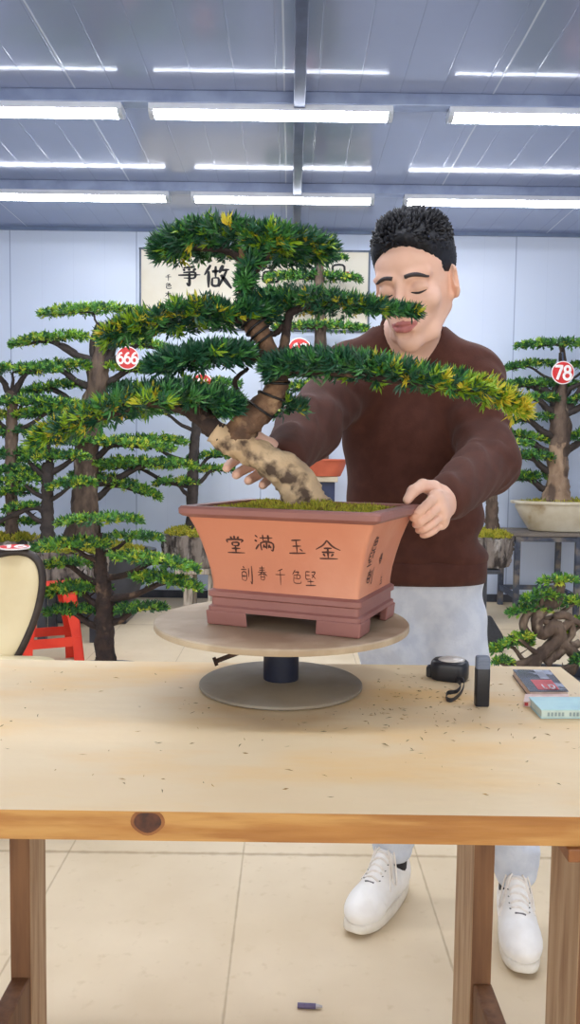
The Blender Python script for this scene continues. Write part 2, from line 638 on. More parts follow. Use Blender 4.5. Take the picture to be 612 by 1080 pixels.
def seam_mat(name, c, c2, rough, lines, spec=0.5, nscale=2.0, bump=0.3, metal=0.0, dirt=None):
    """surface with joint lines: lines = (axis, offset, spacing, half width, strength, colour)"""
    m = mat(name, c, rough, c2, nscale, 5, .35, .7, spec=spec, metal=metal)
    N, L = m.node_tree.nodes, m.node_tree.links
    b = N['Principled BSDF']
    base = b.inputs['Base Color'].links[0].from_socket
    tc = N.new('ShaderNodeTexCoord')
    if dirt:
        nz = N.new('ShaderNodeTexNoise')
        nz.inputs['Scale'].default_value = dirt[1]
        nz.inputs['Detail'].default_value = 9
        L.new(tc.outputs['Object'], nz.inputs['Vector'])
        mr = N.new('ShaderNodeMapRange')
        mr.inputs[1].default_value, mr.inputs[2].default_value = dirt[2], dirt[3]
        L.new(nz.outputs[0], mr.inputs[0])
        mx = N.new('ShaderNodeMix')
        mx.data_type = 'RGBA'
        mx.inputs[7].default_value = srgb(dirt[0])
        L.new(mr.outputs[0], mx.inputs[0])
        L.new(base, mx.inputs[6])
        base = mx.outputs[2]
    sp = N.new('ShaderNodeSeparateXYZ')
    L.new(tc.outputs['Object'], sp.inputs[0])
    wob = N.new('ShaderNodeTexNoise')
    wob.inputs['Scale'].default_value = 30
    L.new(tc.outputs['Object'], wob.inputs['Vector'])
    hsum = None
    for ax, off, spc, hw, st, col, wv in lines:
        a = N.new('ShaderNodeMath')
        a.operation = 'ADD'
        a.inputs[1].default_value = -off
        L.new(sp.outputs[ax], a.inputs[0])
        p = N.new('ShaderNodeMath')
        p.operation = 'PINGPONG'
        p.inputs[1].default_value = spc / 2
        L.new(a.outputs[0], p.inputs[0])
        q = N.new('ShaderNodeMath')
        q.operation = 'MULTIPLY_ADD'
        q.inputs[1].default_value = wv
        L.new(wob.outputs[0], q.inputs[0])
        L.new(p.outputs[0], q.inputs[2])
        r = N.new('ShaderNodeMapRange')
        r.inputs[1].default_value, r.inputs[2].default_value = hw, hw * 0.4
        r.inputs[3].default_value, r.inputs[4].default_value = 0, 1
        L.new(q.outputs[0], r.inputs[0])
        mx = N.new('ShaderNodeMix')
        mx.data_type = 'RGBA'
        mx.inputs[7].default_value = srgb(col)
        s1 = N.new('ShaderNodeMath')
        s1.operation = 'MULTIPLY'
        s1.inputs[1].default_value = st
        L.new(r.outputs[0], s1.inputs[0])
        L.new(s1.outputs[0], mx.inputs[0])
        L.new(base, mx.inputs[6])
        base = mx.outputs[2]
        if hsum is None:
            hsum = r.outputs[0]
        else:
            ad = N.new('ShaderNodeMath')
            ad.operation = 'ADD'
            L.new(hsum, ad.inputs[0])
            L.new(r.outputs[0], ad.inputs[1])
            hsum = ad.outputs[0]
    L.new(base, b.inputs['Base Color'])
    fine = N.new('ShaderNodeTexNoise')
    fine.inputs['Scale'].default_value = nscale * 6
    fine.inputs['Detail'].default_value = 6
    L.new(tc.outputs['Object'], fine.inputs['Vector'])
    h = N.new('ShaderNodeMath')
    h.operation = 'MULTIPLY_ADD'
    h.inputs[1].default_value = -1.0
    L.new(hsum, h.inputs[0])
    L.new(fine.outputs[0], h.inputs[2])
    bp = N.new('ShaderNodeBump')
    bp.inputs['Strength'].default_value = bump
    bp.inputs['Distance'].default_value = 0.004
    L.new(h.outputs[0], bp.inputs['Height'])
    L.new(bp.outputs[0], b.inputs['Normal'])
    return m


M_floor = seam_mat('stone_paving', (216, 198, 168), (202, 182, 150), 0.62,
                   [(0, -.123, .505, .006, .55, (150, 128, 98), .004), (1, 2.264, 1.05, .019, .65, (150, 126, 94), .014)],
                   spec=.35, nscale=2.5, bump=.25, dirt=((200, 180, 147), 30, .6, .78))
M_ceil = seam_mat('ceiling_sheet', (150, 163, 196), (138, 151, 186), 0.13,
                  [(0, -1.075, 1.02, .006, .8, (200, 210, 230), .0), (0, -.09, .2, .004, .3, (110, 120, 150), .0)],
                  spec=.8, nscale=.7, bump=.22, metal=.1)
M_wall = seam_mat('wall_panel', (206, 217, 236), (198, 210, 232), 0.32,
                  [(0, -2.24, 1.0, .006, .7, (120, 138, 172), .0), (0, -2.24, .25, .003, .12, (150, 165, 195), .0)],
                  spec=.5, nscale=.5, bump=.1)
M_beam = mat('galvanised_steel', (150, 164, 194), .35, (132, 146, 178), 6, metal=.4)
M_beamd = mat('dark_steel', (86, 98, 130), .4, (74, 86, 116), 8, metal=.4)
M_trimw = mat('wall_trim_metal', (120, 138, 168), .4, (108, 124, 156), 6)


def struct(name, mb, m, **k):
    return tag(mb.build(name, m, **k), kind='structure')


struct('floor', MB().box((0, (YB + YF) / 2, -.05), (XR - XL, YB - YF, .1)), M_floor)
struct('ceiling', MB().box((0, (YB + YF) / 2, CEIL + .05), (XR - XL, YB - YF, .1)), M_ceil)
struct('wall_back', MB().box((0, YB + .05, CEIL / 2), (XR - XL, .1, CEIL)), M_wall)
struct('wall_left', MB().box((XL - .05, (YB + YF) / 2, CEIL / 2), (.1, YB - YF, CEIL)), M_wall)
struct('wall_right', MB().box((XR + .05, (YB + YF) / 2, CEIL / 2), (.1, YB - YF, CEIL)), M_wall)
struct('trim_1', MB().box((0, YB - .012, CEIL - .012), (XR - XL, .024, .024)), M_trimw)
struct('baseboard_back', MB().box((0, YB - .01, .03), (XR - XL, .02, .06)), mat('dark_skirting', (52, 56, 66), .6, (70, 72, 80), 10))
ROWS = [4.12, 5.44, 2.80, 1.48]
for i, y in enumerate(ROWS):
    struct('trim_%d' % (i + 2), MB().box((0, y - .02, CEIL - .03), (XR - XL, .08, .06)), M_beam, bevel=.004)
struct('trim_%d' % (len(ROWS) + 2), MB().box((.02, (YB + YF) / 2, CEIL - .04), (.055, YB - YF, .08)), M_beamd, bevel=.004)

# LED battens under the ceiling
M_tube = emit('lit_tube_cover', (246, 249, 255), TUBE_POWER)
M_tubeoff = mat('batten_housing', (214, 220, 230), .4, (204, 210, 222), 10)
M_cap = mat('batten_end_cap', (196, 204, 218), .4, (186, 196, 210), 10)


def make_batten(label, group):
    t = thing('ceiling_light', label, 'ceiling light', (0, 0, 0), group)
    h = MB()
    h.box((0, 0, .028), (1.2, .085, .016))
    h.box((0, 0, .016), (1.2, .06, .012))
    for sy in (-1, 1):
        h.box((0, sy * .057, .0205), (1.2, .004, .031))  # side flanges added to thin the tube's reflection in the ceiling
    h.build('housing', M_tubeoff, t, bevel=.002)
    c = MB()
    a = np.linspace(PI, 2 * PI, 13)
    rg = [np.stack([np.full(13, x), .052 * np.cos(a), .012 + .028 * np.sin(a)], 1) for x in np.linspace(-.575, .575, 3)]
    c.rings(rg)
    c.build('diffuser', M_tube, t)
    for sx in (-1, 1):
        e = MB()
        a = np.linspace(PI, 2 * PI, 13)
        r0 = np.stack([np.full(13, sx * .575), .055 * np.cos(a), .016 + .033 * np.sin(a)], 1)
        e.rings([r0, r0 + np.array([sx * .027, 0, 0])])
        e.build('end_cap', M_cap, t, bevel=.002)
    return t


first = None
BATT = {4.12: [(-1.452, 'on the left'), (-.12, 'in the middle'), (1.357, 'on the right')],
        5.44: [(-1.42, 'on the left'), (-.075, 'in the middle'), (1.322, 'on the right')]}
used = False
proto = make_batten('x', 'light battens along the ceiling')
for y in ROWS:
    xs = BATT.get(y, [(-1.43, ''), (-.1, ''), (1.34, '')])
    for x, wh in xs:
        o = proto if not used else copy_tree(proto)
        used = True
        o.location = (x, y, CEIL - .06 - .036)
        if y == 4.12:
            o['label'] = 'lit white light batten ' + wh + ' of the nearer ceiling row'
        elif y == 5.44:
            o['label'] = 'lit white light batten ' + wh + ' of the farther ceiling row, nearest the back wall'
        else:
            o['label'] = 'lit white light batten on the ceiling overhead in front of the nearer row'

# ------------------------------------------------------------------ framed calligraphy on the back wall
M_paper = mat('scroll_paper', (236, 230, 214), .75, (228, 219, 198), 3)
M_ink = mat('black_ink', (44, 42, 46), .7, (34, 32, 34), 40)
M_frame = mat('thin_grey_frame', (92, 104, 124), .4, (80, 92, 110), 20)
pl, pr = at(148, 262, YB - .02), at(390, 268, YB - .02)
pb = at(148, 346, YB - .02)
bx0, bx1, bz1, bz0 = pl[0], pr[0], pl[2], pb[2]
t = thing('framed_calligraphy', 'long framed cream calligraphy scroll hanging on the pale blue back wall', 'wall art', ((bx0 + bx1) / 2, YB, bz0))
MB().box(((bx0 + bx1) / 2, YB - .008, (bz0 + bz1) / 2), (bx1 - bx0, .012, bz1 - bz0)).build('paper', M_paper, t)
fr = MB()
for z in (bz0, bz1):
    fr.box(((bx0 + bx1) / 2, YB - .012, z), (bx1 - bx0 + .02, .024, .014))
for x in (bx0, bx1):
    fr.box((x, YB - .012, (bz0 + bz1) / 2), (.014, .024, bz1 - bz0))
fr.build('frame', M_frame, t)
wr = MB()
for g, px, py, sz in (('zuo', 229, 292, 26), ('zheng', 200, 291, 21), ('se', 284, 290, 21), ('shi', 308, 282, 17), ('mu', 333, 286, 17), ('kou', 357, 285, 15),
                      ('qian', 178, 293, 7), ('se', 178, 302, 7), ('mu', 178, 311, 8)):
    s_ = sz * (YB / FPX) * .9
    c0 = at(px, py, YB)
    wr = MB()
    brush(wr, g, lambda x, y, c0=c0, s_=s_: (c0[0] + (x - .5) * s_ * 1.1, YB - .0155, c0[2] + (y - .5) * s_ * .95), .13)
    wr.build('brush_character', M_ink, t)
c0 = at(366, 291, YB)
MB().box((c0[0], YB - .015, c0[2]), (.03, .002, .06)).build('red_seal', mat('seal_red', (196, 60, 52), .7, (210, 90, 80), 60), t)

# ------------------------------------------------------------------ workbench
TZ = 0.75
M_top = mat('dusty_bench_top', (224, 204, 168), .5, (216, 190, 148), 3.0, 6, .35, .65, bump=.12, bscale=26, stretch=(.55, 1.5, 1), spec=.35,
            c3=(222, 178, 108), scale3=4.0, lo3=.48, hi3=.72)
M_edge = mat('varnished_pine_edge', (178, 124, 62), .4, (152, 98, 44), 6, 6, .35, .7, bump=.08, stretch=(1, 4, 9), c3=(192, 144, 80), scale3=5)
M_knot = mat('dark_wood_knot', (92, 48, 26), .5, (58, 30, 18), 60)
M_knot2 = mat('knot_rim', (146, 92, 46), .5, (128, 76, 36), 40)
M_leg1 = mat('bench_leg_wood', (190, 160, 126), .6, (168, 134, 98), 8, 6, .35, .7, bump=.15, stretch=(8, 8, .7), c3=(150, 112, 78), scale3=6)
M_leg2 = mat('bench_leg_darker', (126, 88, 56), .6, (100, 66, 40), 8, 6, .35, .7, bump=.15, stretch=(8, 8, .7))
TX0, TX1, TY0, TY1, TT = -.80, .53, .882, 1.543, .034
bench = thing('workbench', 'large wooden workbench with dusty pale top across the foreground', 'table', ((TX0 + TX1) / 2, (TY0 + TY1) / 2, 0))
tb = MB()
tb.box(((TX0 + TX1) / 2, (TY0 + TY1) / 2, TZ - TT / 2), (TX1 - TX0, TY1 - TY0, TT))
tb.m = [1, 0, 1, 1, 1, 1]
kx = on_z(155, 858, TZ)[0]
for r_, mi, yy in ((.0195, 3, TY0 - .0006), (.0155, 2, TY0 - .0010)):
    a = np.linspace(0, 2 * PI, 24, endpoint=False)
    zz = np.minimum(TZ - .012 + r_ * .75 * np.sin(a) * (1 + .1 * np.sin(3 * a)), TZ - .001)
    tb.add(np.stack([kx + r_ * np.cos(a), np.full(24, yy), zz], 1), [tuple(range(24))], mi)
tb.build('table_top', [M_top, M_edge, M_knot, M_knot2], bench)
LEGS = [(.352, .932, .105), (.342, 1.41, .14), (-.457, .932, .105), (-.457, 1.385, .09)]
for lx, ly, ld in LEGS:
    s_ = 1 if lx > 0 else -1
    L = MB().box((lx, ly, (TZ - TT) / 2), (.036, ld, TZ - TT))
    L.m = [0, 0, 1, 1, 0, 0]  # front and back faces take the darker tone, the sides the lighter
    L.build('leg', [M_leg1, M_leg2], bench, bevel=.003)
for lx, ya, yb in ((.345, .985, 1.34), (-.457, .985, 1.34)):
    MB().box((lx, (ya + yb) / 2, .2), (.032, yb - ya + .004, .085)).build('stretcher', M_leg2, bench, bevel=.003)
MB().box((.3435, .925, TZ - TT - .008), (.053, .1, .016)).build('cleat', M_knot2, bench, bevel=.002)
MB().box((-.03, .93, TZ - TT - .003), (.035, .05, .006)).build('wood_chip', M_knot2, bench)

# plant trimmings on the bench: loose bits nobody could count
n = 330
P = np.stack([RNG.uniform(-.55, .5, n), RNG.uniform(TY0 + .02, TY1 - .02, n), np.full(n, TZ + .0012)], 1)
k = RNG.uniform(0, 1, n) < .6
P[k, 0] = RNG.normal(.2, .12, k.sum())
P[k, 1] = RNG.normal(1.28, .1, k.sum())
k = (P[:, 1] > TY0 + .01) & (P[:, 1] < TY1 - .01) & (P[:, 0] < TX1 - .02) & (np.hypot(P[:, 0] + .012, P[:, 1] - 1.385) > .16)
P = P[k]
Dr = np.stack([RNG.normal(size=len(P)), RNG.normal(size=len(P)), np.full(len(P), .02)], 1)
V, F, Mi = foliage(P, Dr, RNG.integers(0, 3, len(P)), .009, .0016, 1, RNG, spread=.3, jit=.5)
V[:, 2] = np.clip(V[:, 2], TZ + .0005, TZ + .003)
tag(np_mesh('plant_trimmings', V, F, [mat('dry_brown_bits', (150, 118, 78), .8, (126, 98, 66), 90), mat('dark_leaf_bits', (112, 96, 62), .8, (90, 84, 50), 90),
                                      mat('straw_bits', (176, 140, 84), .8, (150, 116, 70), 90)], None, Mi, False),
    'scattered leaf and twig trimmings on the wooden workbench top', 'plant trimmings', kind='stuff')

# ------------------------------------------------------------------ turntable
M_disc = mat('dusty_wood_disc', (176, 156, 128), .6, (160, 138, 110), 5, 6, .35, .7, bump=.08, c3=(196, 178, 150), scale3=9)
M_steel = mat('worn_dark_steel', (150, 142, 128), .6, (132, 124, 110), 9, metal=.15, bump=.05, c3=(150, 138, 118), scale3=5)
M_post = mat('blue_black_post', (26, 32, 52), .4, (40, 44, 60), 14, metal=.2)
M_rust = mat('rusty_bolt', (54, 40, 34), .6, (80, 56, 42), 60, metal=.4)
tc = np.array([-.012, 1.385])
turn = thing('turntable', 'round two-disc potting turntable on a short blue-black post', 'turntable', (tc[0], tc[1], TZ))
MB().lathe([(.005, .0), (.139, .0), (.142, .002), (.142, .006), (.138, .009), (.05, .011), (.036, .013)], (tc[0], tc[1], TZ + .001), 72).build('base_disc', M_steel, turn, smooth=True, auto=40)
MB().lathe([(.03, .0), (.031, .004), (.0305, .085), (.034, .085), (.034, .095)], (tc[0], tc[1], TZ + .012), 40).build('post', M_post, turn, smooth=True, auto=40)
DZ = .868
MB().lathe([(.02, -.012), (.21, -.012), (.219, -.011), (.22, -.009), (.22, -.002), (.218, 0), (.02, 0)], (tc[0], tc[1], DZ), 96).build('top_disc', M_disc, turn, smooth=True, auto=35)
bo = MB()
b0, b1 = np.array([tc[0] - .025, tc[1] - .012, TZ + .081]), at(229, 697, 1.36)
bo.tube([b0, b1], .0042, 10)
d = (b1 - b0) / np.linalg.norm(b1 - b0)
bo.tube([b1, b1 + d * .006], .0085, 6)
bo.build('clamp_bolt', M_rust, turn)

# ------------------------------------------------------------------ small things on the bench
M_blk = mat('black_plastic', (24, 26, 32), .35, (32, 34, 42), 30)
M_blkm = mat('matt_black_rubber', (30, 30, 34), .6, (40, 40, 44), 40)
M_chrome = mat('silver_plate', (214, 208, 200), .3, (196, 190, 182), 20, metal=.2)
q = on_z(476, 716, TZ)
tp = thing('tape_measure', 'black tape measure with silver top plate and wrist strap on the workbench', 'tape measure', (q[0], q[1], TZ))
R_ = rotm(math.radians(-20))
bd = MB()
rg = []
for z, s_ in ((0.0, .90), (.004, .98), (.012, 1.0), (.026, 1.0), (.032, .95), (.035, .84)):
    o2 = rrect(.031 * s_, .026 * s_, .02 * s_)
    o2[:, 0] += np.where(o2[:, 0] < -.01, -.006, 0)
    rg.append(np.stack([o2[:, 0], o2[:, 1], np.full(len(o2), z)], 1) @ R_.T + q)
bd.rings(rg)
bd.build('case', M_blk, tp, smooth=True, auto=50)
pt = MB()
pt.lathe([(.004, .0345), (.023, .0345), (.023, .0365), (.017, .0395), (.004, .0405)], q, 32, sx=1.05, sy=.85)
pt.build('top_plate', M_chrome, tp, smooth=True, auto=40)
MB().box(q + R_ @ np.array([-.038, -.004, .012]), (.012, .02, .02), rz=math.radians(-20)).build('tape_mouth', M_blkm, tp, bevel=.003)
st = MB()
S = closed_spline([at(480, 716, q[1] - .015), on_z(489, 718, TZ + .016), on_z(487, 729, TZ + .006), on_z(478, 738, TZ + .005), on_z(471, 737, TZ + .004),
                   on_z(472, 731, TZ + .006), on_z(482, 729, TZ + .009), on_z(486, 722, TZ + .012)], 40)
V = np.concatenate([S + np.array([0, 0, .0035]), S - np.array([0, 0, .0035]), S * 1 + np.array([.0012, .0012, -.0035]), S * 1 + np.array([.0012, .0012, .0035])])
N_ = len(S)
Fq = []
for i in range(N_):
    j = (i + 1) % N_
    for a_, b_ in ((0, 1), (1, 2), (2, 3), (3, 0)):
        Fq.append((a_ * N_ + i, a_ * N_ + j, b_ * N_ + j, b_ * N_ + i))
st.add(V, Fq)
st.build('wrist_strap', M_blkm, tp, smooth=True, auto=60)

q = on_z(508, 744, TZ)
dv = thing('pocket_device', 'slim black box standing upright beside the tape measure, grey ribbed top', 'pocket device', (q[0], q[1], TZ))
o2 = rrect(.0115, .0085, .004)
rg = [np.stack([q[0] + o2[:, 0] * s_, q[1] + o2[:, 1] * s_, np.full(len(o2), TZ + z)], 1) for z, s_ in ((0.0, .94), (.002, 1), (.060, 1), (.062, .97))]
MB().rings(rg).build('case', M_blk, dv, smooth=True, auto=40)
cp = MB()
rg = [np.stack([q[0] + o2[:, 0] * s_, q[1] + o2[:, 1] * s_, np.full(len(o2), TZ + z)], 1) for z, s_ in ((.0621, .97), (.0785, .97), (.0815, .86))]
cp.rings(rg)
for i in range(3):
    cp.box((q[0], q[1] - .0085, TZ + .0655 + i * .005), (.016, .0016, .0022))
cp.build('ribbed_cap', mat('grey_ribbed_plastic', (112, 122, 140), .4, (100, 110, 128), 30), dv, smooth=True, auto=40)


def quad_frame(pts):
    A = np.array(pts)
    return A.mean(0), A


def slab(name, corners, z0, h, label, cat, cover, mcov, mpage, extra=None):
    """book-like block: corners on the plane (x, y), cover boards and page block"""
    C_ = np.array(corners)
    cen = C_.mean(0)
    t_ = thing(name, label, cat, (cen[0], cen[1], z0))

    def prism(P2, za, zb):
        V_ = np.concatenate([np.column_stack([P2, np.full(4, za)]), np.column_stack([P2, np.full(4, zb)])])
        return MB().add(V_, [(3, 2, 1, 0), (4, 5, 6, 7), (0, 1, 5, 4), (1, 2, 6, 5), (2, 3, 7, 6), (3, 0, 4, 7)])
    prism(cen + (C_ - cen) * .975, z0 + .0012, z0 + h - .0012).build('page_block', mpage, t_)
    prism(C_, z0, z0 + .0012).build('back_cover', mcov, t_)
    prism(C_, z0 + h - .0012, z0 + h).build('front_cover', mcov, t_)
    return t_, C_, cen


def pt2(px, py, z):
    return on_z(px, py, z)[:2]


M_page = mat('book_pages', (222, 200, 186), .7, (206, 182, 168), 60)
z1 = TZ + .0125
cor = [pt2(559, 729, z1), pt2(600, 729, z1), pt2(580, 706.5, z1), pt2(541, 706, z1)]
bk, C_, cen = slab('pocket_book', cor, TZ + .0005, .012, 'small dark-covered pocket book with a red block, farthest from the bench front', 'book', None,
                   mat('dark_photo_cover', (70, 74, 92), .25, (30, 32, 42), 26, 5, .42, .58, c3=(160, 168, 190), scale3=18, lo3=.55, hi3=.62), M_page)


def onq(a, b):
    return (C_[0] * (1 - a) + C_[1] * a) * (1 - b) + (C_[3] * (1 - a) + C_[2] * a) * b


def patch(mb, a0, a1, b0_, b1_, z):
    mb.add([np.append(onq(*p), z) for p in ((a0, b0_), (a1, b0_), (a1, b1_), (a0, b1_))], [(0, 1, 2, 3)])


rp = MB()
patch(rp, .25, .80, .06, .50, z1 + .0004)
rp.build('red_block', mat('cover_red', (206, 52, 62), .3, (186, 40, 52), 30), bk)
wp = MB()
patch(wp, .42, .46, .08, .28, z1 + .0008)
patch(wp, .42, .50, .08, .12, z1 + .0008)
for a0, a1, b0_, b1_ in ((.58, .62, .08, .28), (.70, .74, .08, .28), (.58, .74, .08, .13), (.58, .74, .24, .28)):
    patch(wp, a0, a1, b0_, b1_, z1 + .0008)
wp.build('white_lettering', mat('cover_white', (236, 236, 240), .3, (226, 226, 232), 30), bk)
gp = MB()
patch(gp, .55, .78, .55, .98, z1 + .0004)
gp.build('grey_figure', mat('cover_grey', (176, 182, 200), .3, (120, 124, 140), 30), bk)

z2 = TZ + .009
cor = [pt2(552.5, 740, z2), pt2(600, 740, z2), pt2(600, 732, z2), pt2(554, 732, z2)]
bk2, C_, cen = slab('small_carton', cor, TZ + .0005, .0085, 'narrow pink and white carton behind the pale blue book', 'carton', None,
                    mat('pink_white_card', (228, 206, 196), .5, (214, 178, 170), 40), mat('carton_side', (226, 204, 194), .6, (208, 170, 160), 40))
e0, e1 = C_[0], C_[1]
M_cred = mat('carton_red', (176, 60, 62), .5, (160, 50, 54), 40)
for f0, f1 in ((.02, .1), (.5, .9)):
    a_, b_ = e0 * (1 - f0) + e1 * f0, e0 * (1 - f1) + e1 * f1
    pk = MB().add([np.append(a_ + [0, -.0006], TZ + .002), np.append(b_ + [0, -.0006], TZ + .002), np.append(b_ + [0, -.0006], TZ + .008), np.append(a_ + [0, -.0006], TZ + .008)], [(0, 1, 2, 3)])
    pk.build('red_print', M_cred, bk2)
z3 = TZ + .0145
cor = [pt2(571, 748.5, z3), pt2(640, 748.5, z3), pt2(625, 735, z3), pt2(558, 735, z3)]
bk3, C_, cen = slab('paperback_book', cor, TZ + .0005, .014, 'pale blue paperback book at the right edge of the workbench', 'book', None,
                    mat('pale_blue_cover', (182, 222, 224), .4, (166, 208, 216), 20), mat('blue_page_edge', (206, 222, 212), .6, (190, 208, 200), 60))
gr = MB()
for i in range(9):
    f0 = .1 + i * .055 + (.06 if i > 4 else 0)
    f1 = f0 + .035
    a_, b_ = C_[0] * (1 - f0) + C_[1] * f0, C_[0] * (1 - f1) + C_[1] * f1
    V_ = [np.append(a_ + [0, .0003], TZ + .004), np.append(b_ + [0, .0003], TZ + .004), np.append(b_ + [0, .0003], TZ + .010), np.append(a_ + [0, .0003], TZ + .010)]
    gr.add(V_, [(0, 1, 2, 3)])
gr.build('spine_print', mat('grey_print', (150, 170, 168), .6, (136, 156, 154), 60), bk3)

# pen on the floor
q = on_z(325, 1064, 0)
pn = MB()
pn.tube([q + [-.022, .002, .006], q + [.016, .0, .006]], .0055, 12)
pe = thing('pen', 'short purple-grey pen cap lying on the floor under the workbench', 'pen', (q[0], q[1], 0))
pn.build('barrel', mat('purple_plastic', (92, 82, 116), .4, (80, 70, 104), 60), pe, smooth=True, auto=40)
MB().tube([q + [.016, 0, .006], q + [.03, -.001, .006]], [.005, .002], 12).build('tip', mat('grey_plastic', (176, 172, 176), .4, (160, 156, 160), 60), pe, smooth=True, auto=40)

# ------------------------------------------------------------------ red stool
M_red = mat('red_plastic', (226, 62, 40), .35, (214, 50, 32), 9)
sq = at(52, 660, 4.3)
stool = thing('plastic_stool', 'red plastic stool standing on the floor behind the oval-backed chair', 'stool', (sq[0], 4.3, 0))
SR = rotm(math.radians(24))
sc0 = np.array([sq[0], 4.3, 0])
hs, hb, hh = .125, .165, .45


def sp_(x, y, z):
    return sc0 + SR @ np.array([x, y, z])


o2 = rrect(hs, hs, .03)
MB().rings([np.array([sp_(*(p * s_), z) for p in o2]) for z, s_ in ((hh - .03, 1.04), (hh - .006, 1.02), (hh, .97), (hh + .001, .6))]).build('seat', M_red, stool, smooth=True, auto=40)
for sx in (-1, 1):
    for sy in (-1, 1):
        lg = MB()
        for ax in (0, 1):
            rg = []
            for f in np.linspace(0, 1, 9):
                z = (hh - .028) * (1 - f)
                e = hs + (hb - hs) * f
                wdt = .075 - .028 * min(1, f * 1.6) + .02 * max(0, f - .55)
                c_ = [(e, e), (e - wdt, e), (e - wdt, e - .006), (e, e - .006)]
                if ax:
                    c_ = [(b_, a_) for a_, b_ in c_][::-1]
                c_ = [(sx * a_, sy * b_) for a_, b_ in c_]
                rg.append([sp_(a_, b_, z) for a_, b_ in c_])
            lg.rings(rg)
        lg.build('leg', M_red, stool)
br = MB()
f = .62
e = hs + (hb - hs) * f - .004
z = (hh - .028) * (1 - f)
for i in range(4):
    a_ = [(e, -e), (e, e), (-e, e), (-e, -e)][i]
    b_ = [(e, e), (-e, e), (-e, -e), (e, -e)][i]
    br.bar(sp_(a_[0], a_[1], z), sp_(b_[0], b_[1], z), .006, .05)
br.build('brace', M_red, stool)

# ------------------------------------------------------------------ oval-backed chair
M_dkw = mat('dark_chair_wood', (58, 48, 44), .45, (42, 34, 32), 8, stretch=(1, 1, 3), bump=.05)
M_cream = mat('cream_upholstery', (232, 218, 182), .55, (220, 202, 158), 3, 5)
CY = 2.8
out = closed_spline([(-45, 640), (-40, 611), (-20, 593), (4, 584), (26, 583), (40, 592), (44.5, 612), (40, 640), (30, 668), (15, 697), (-4, 722), (-26, 722), (-42, 690)], 72)
O3 = np.array([at(p[0], p[1], CY) for p in out])
cc = O3.mean(0)
ch = thing('dining_chair', 'oval-backed dining chair with dark wood frame and cream padding', 'chair', (cc[0], CY, 0))
MB().tube(O3, .0145, 12, closed=True, flat=(0, 1, 0)).build('back_frame', M_dkw, ch, smooth=True)
cu = MB()
rg = [cc + (O3 - cc) * s_ + np.array([0, dy, 0]) for s_, dy in ((.97, .012), (.97, -.006), (.9, -.016), (.7, -.022), (.4, -.026), (.05, -.027))]
cu.rings(rg)
cu.build('back_pad', M_cream, ch, smooth=True, auto=60)
sm = MB()
o2 = rrect(.23, .21, .09)
sm.rings([np.array([[cc[0] + p[0] * s_, CY - .22 + p[1] * s_, z_] for p in o2]) for z_, s_ in ((.37, .97), (.385, 1), (.425, 1), (.445, .93), (.45, .6))])
sm.build('seat', M_cream, ch, smooth=True, auto=60)
for sx in (-1, 1):
    MB().tube([(cc[0] + sx * .19, CY - .39, .38), (cc[0] + sx * .2, CY - .4, 0)], [.024, .016], 10).build('leg', M_dkw, ch, smooth=True, auto=50)
    MB().tube([(cc[0] + sx * .09, CY, .40), (cc[0] + sx * .15, CY + .0, .3), (cc[0] + sx * .18, CY + .05, 0)], [.022, .022, .016], 10).build('leg', M_dkw, ch, smooth=True, auto=50)

# ------------------------------------------------------------------ number tags
M_tagr = mat('tag_red', (214, 48, 46), .4, (204, 40, 40), 20)
M_tagw = mat('tag_white', (246, 240, 238), .45, (238, 232, 230), 30)


def number_tag(px, py, Y, dpx, txt, label, tilt=0.0, R=None, cen=None, group=None, sub=1.0, tree=None):
    r = dpx / 2 * Y / FPX
    c_ = at(px, py, Y) if cen is None else np.array(cen)
    Rm = rotm(0, PI / 2) if R is None else R
    Rm = Rm @ rotm(tilt)
    t_ = thing('number_tag', label, 'number tag', c_, group)
    w3 = lambda V_: np.asarray(V_) @ Rm.T + c_
    rim = MB().lathe([(r * .5, -.0035), (r, -.0035), (r, .0012), (r * .9, .0012)], n=48)
    rim.v = [w3(v) for v in rim.v]
    rim.build('white_rim', M_tagw, t_)
    fc = MB().lathe([(r * .03, .0006), (r * .92, .0006), (r * .92, .002), (r * .03, .002)], n=48)
    fc.v = [w3(v) for v in fc.v]
    fc.build('red_face', M_tagr, t_)
    for i_, ch_ in enumerate(txt):
        digit_mb(ch_, (i_ - (len(txt) - 1) / 2) * .62 * r * sub, r * sub, w3).build('numeral', M_tagw, t_)
    if tree is not None:
        a_ = w3([[0, r * .8, -.004]])[0]
        b_ = at(tree[0], tree[1], tree[2])
        MB().tube(spline([a_, a_ * .5 + b_ * .5 + [0, 0, .03], b_], 8), .006, 6).build('hanging_wire', M_beamd, t_)
    return t_


number_tag(134.5, 377.5, 5.3, 24, '666', 'round red number tag reading 666 on the tall thick-trunked tree at left', sub=.98, tree=(106, 372, 5.6))
number_tag(594, 393, 5.9, 24, '78', 'round red number tag reading 78 on the tree upon the metal stand', sub=1.25, tree=(593, 372, 6.15))
number_tag(213, 406, 5.85, 24, '66', 'red number tag mostly hidden behind the big bonsai lower left branch', sub=1.1)
number_tag(316, 369, 5.95, 25, '68', 'red number tag half hidden above the big bonsai long right branch', sub=1.1)
q = at(15.5, 574, CY)
number_tag(0, 0, CY, 33, '16', 'round red and white tag lying flat on top of the oval-backed chair', R=rotm(.3, math.radians(2)), cen=(q[0], CY - .005, O3[:, 2].max() + .0185), sub=1.25)


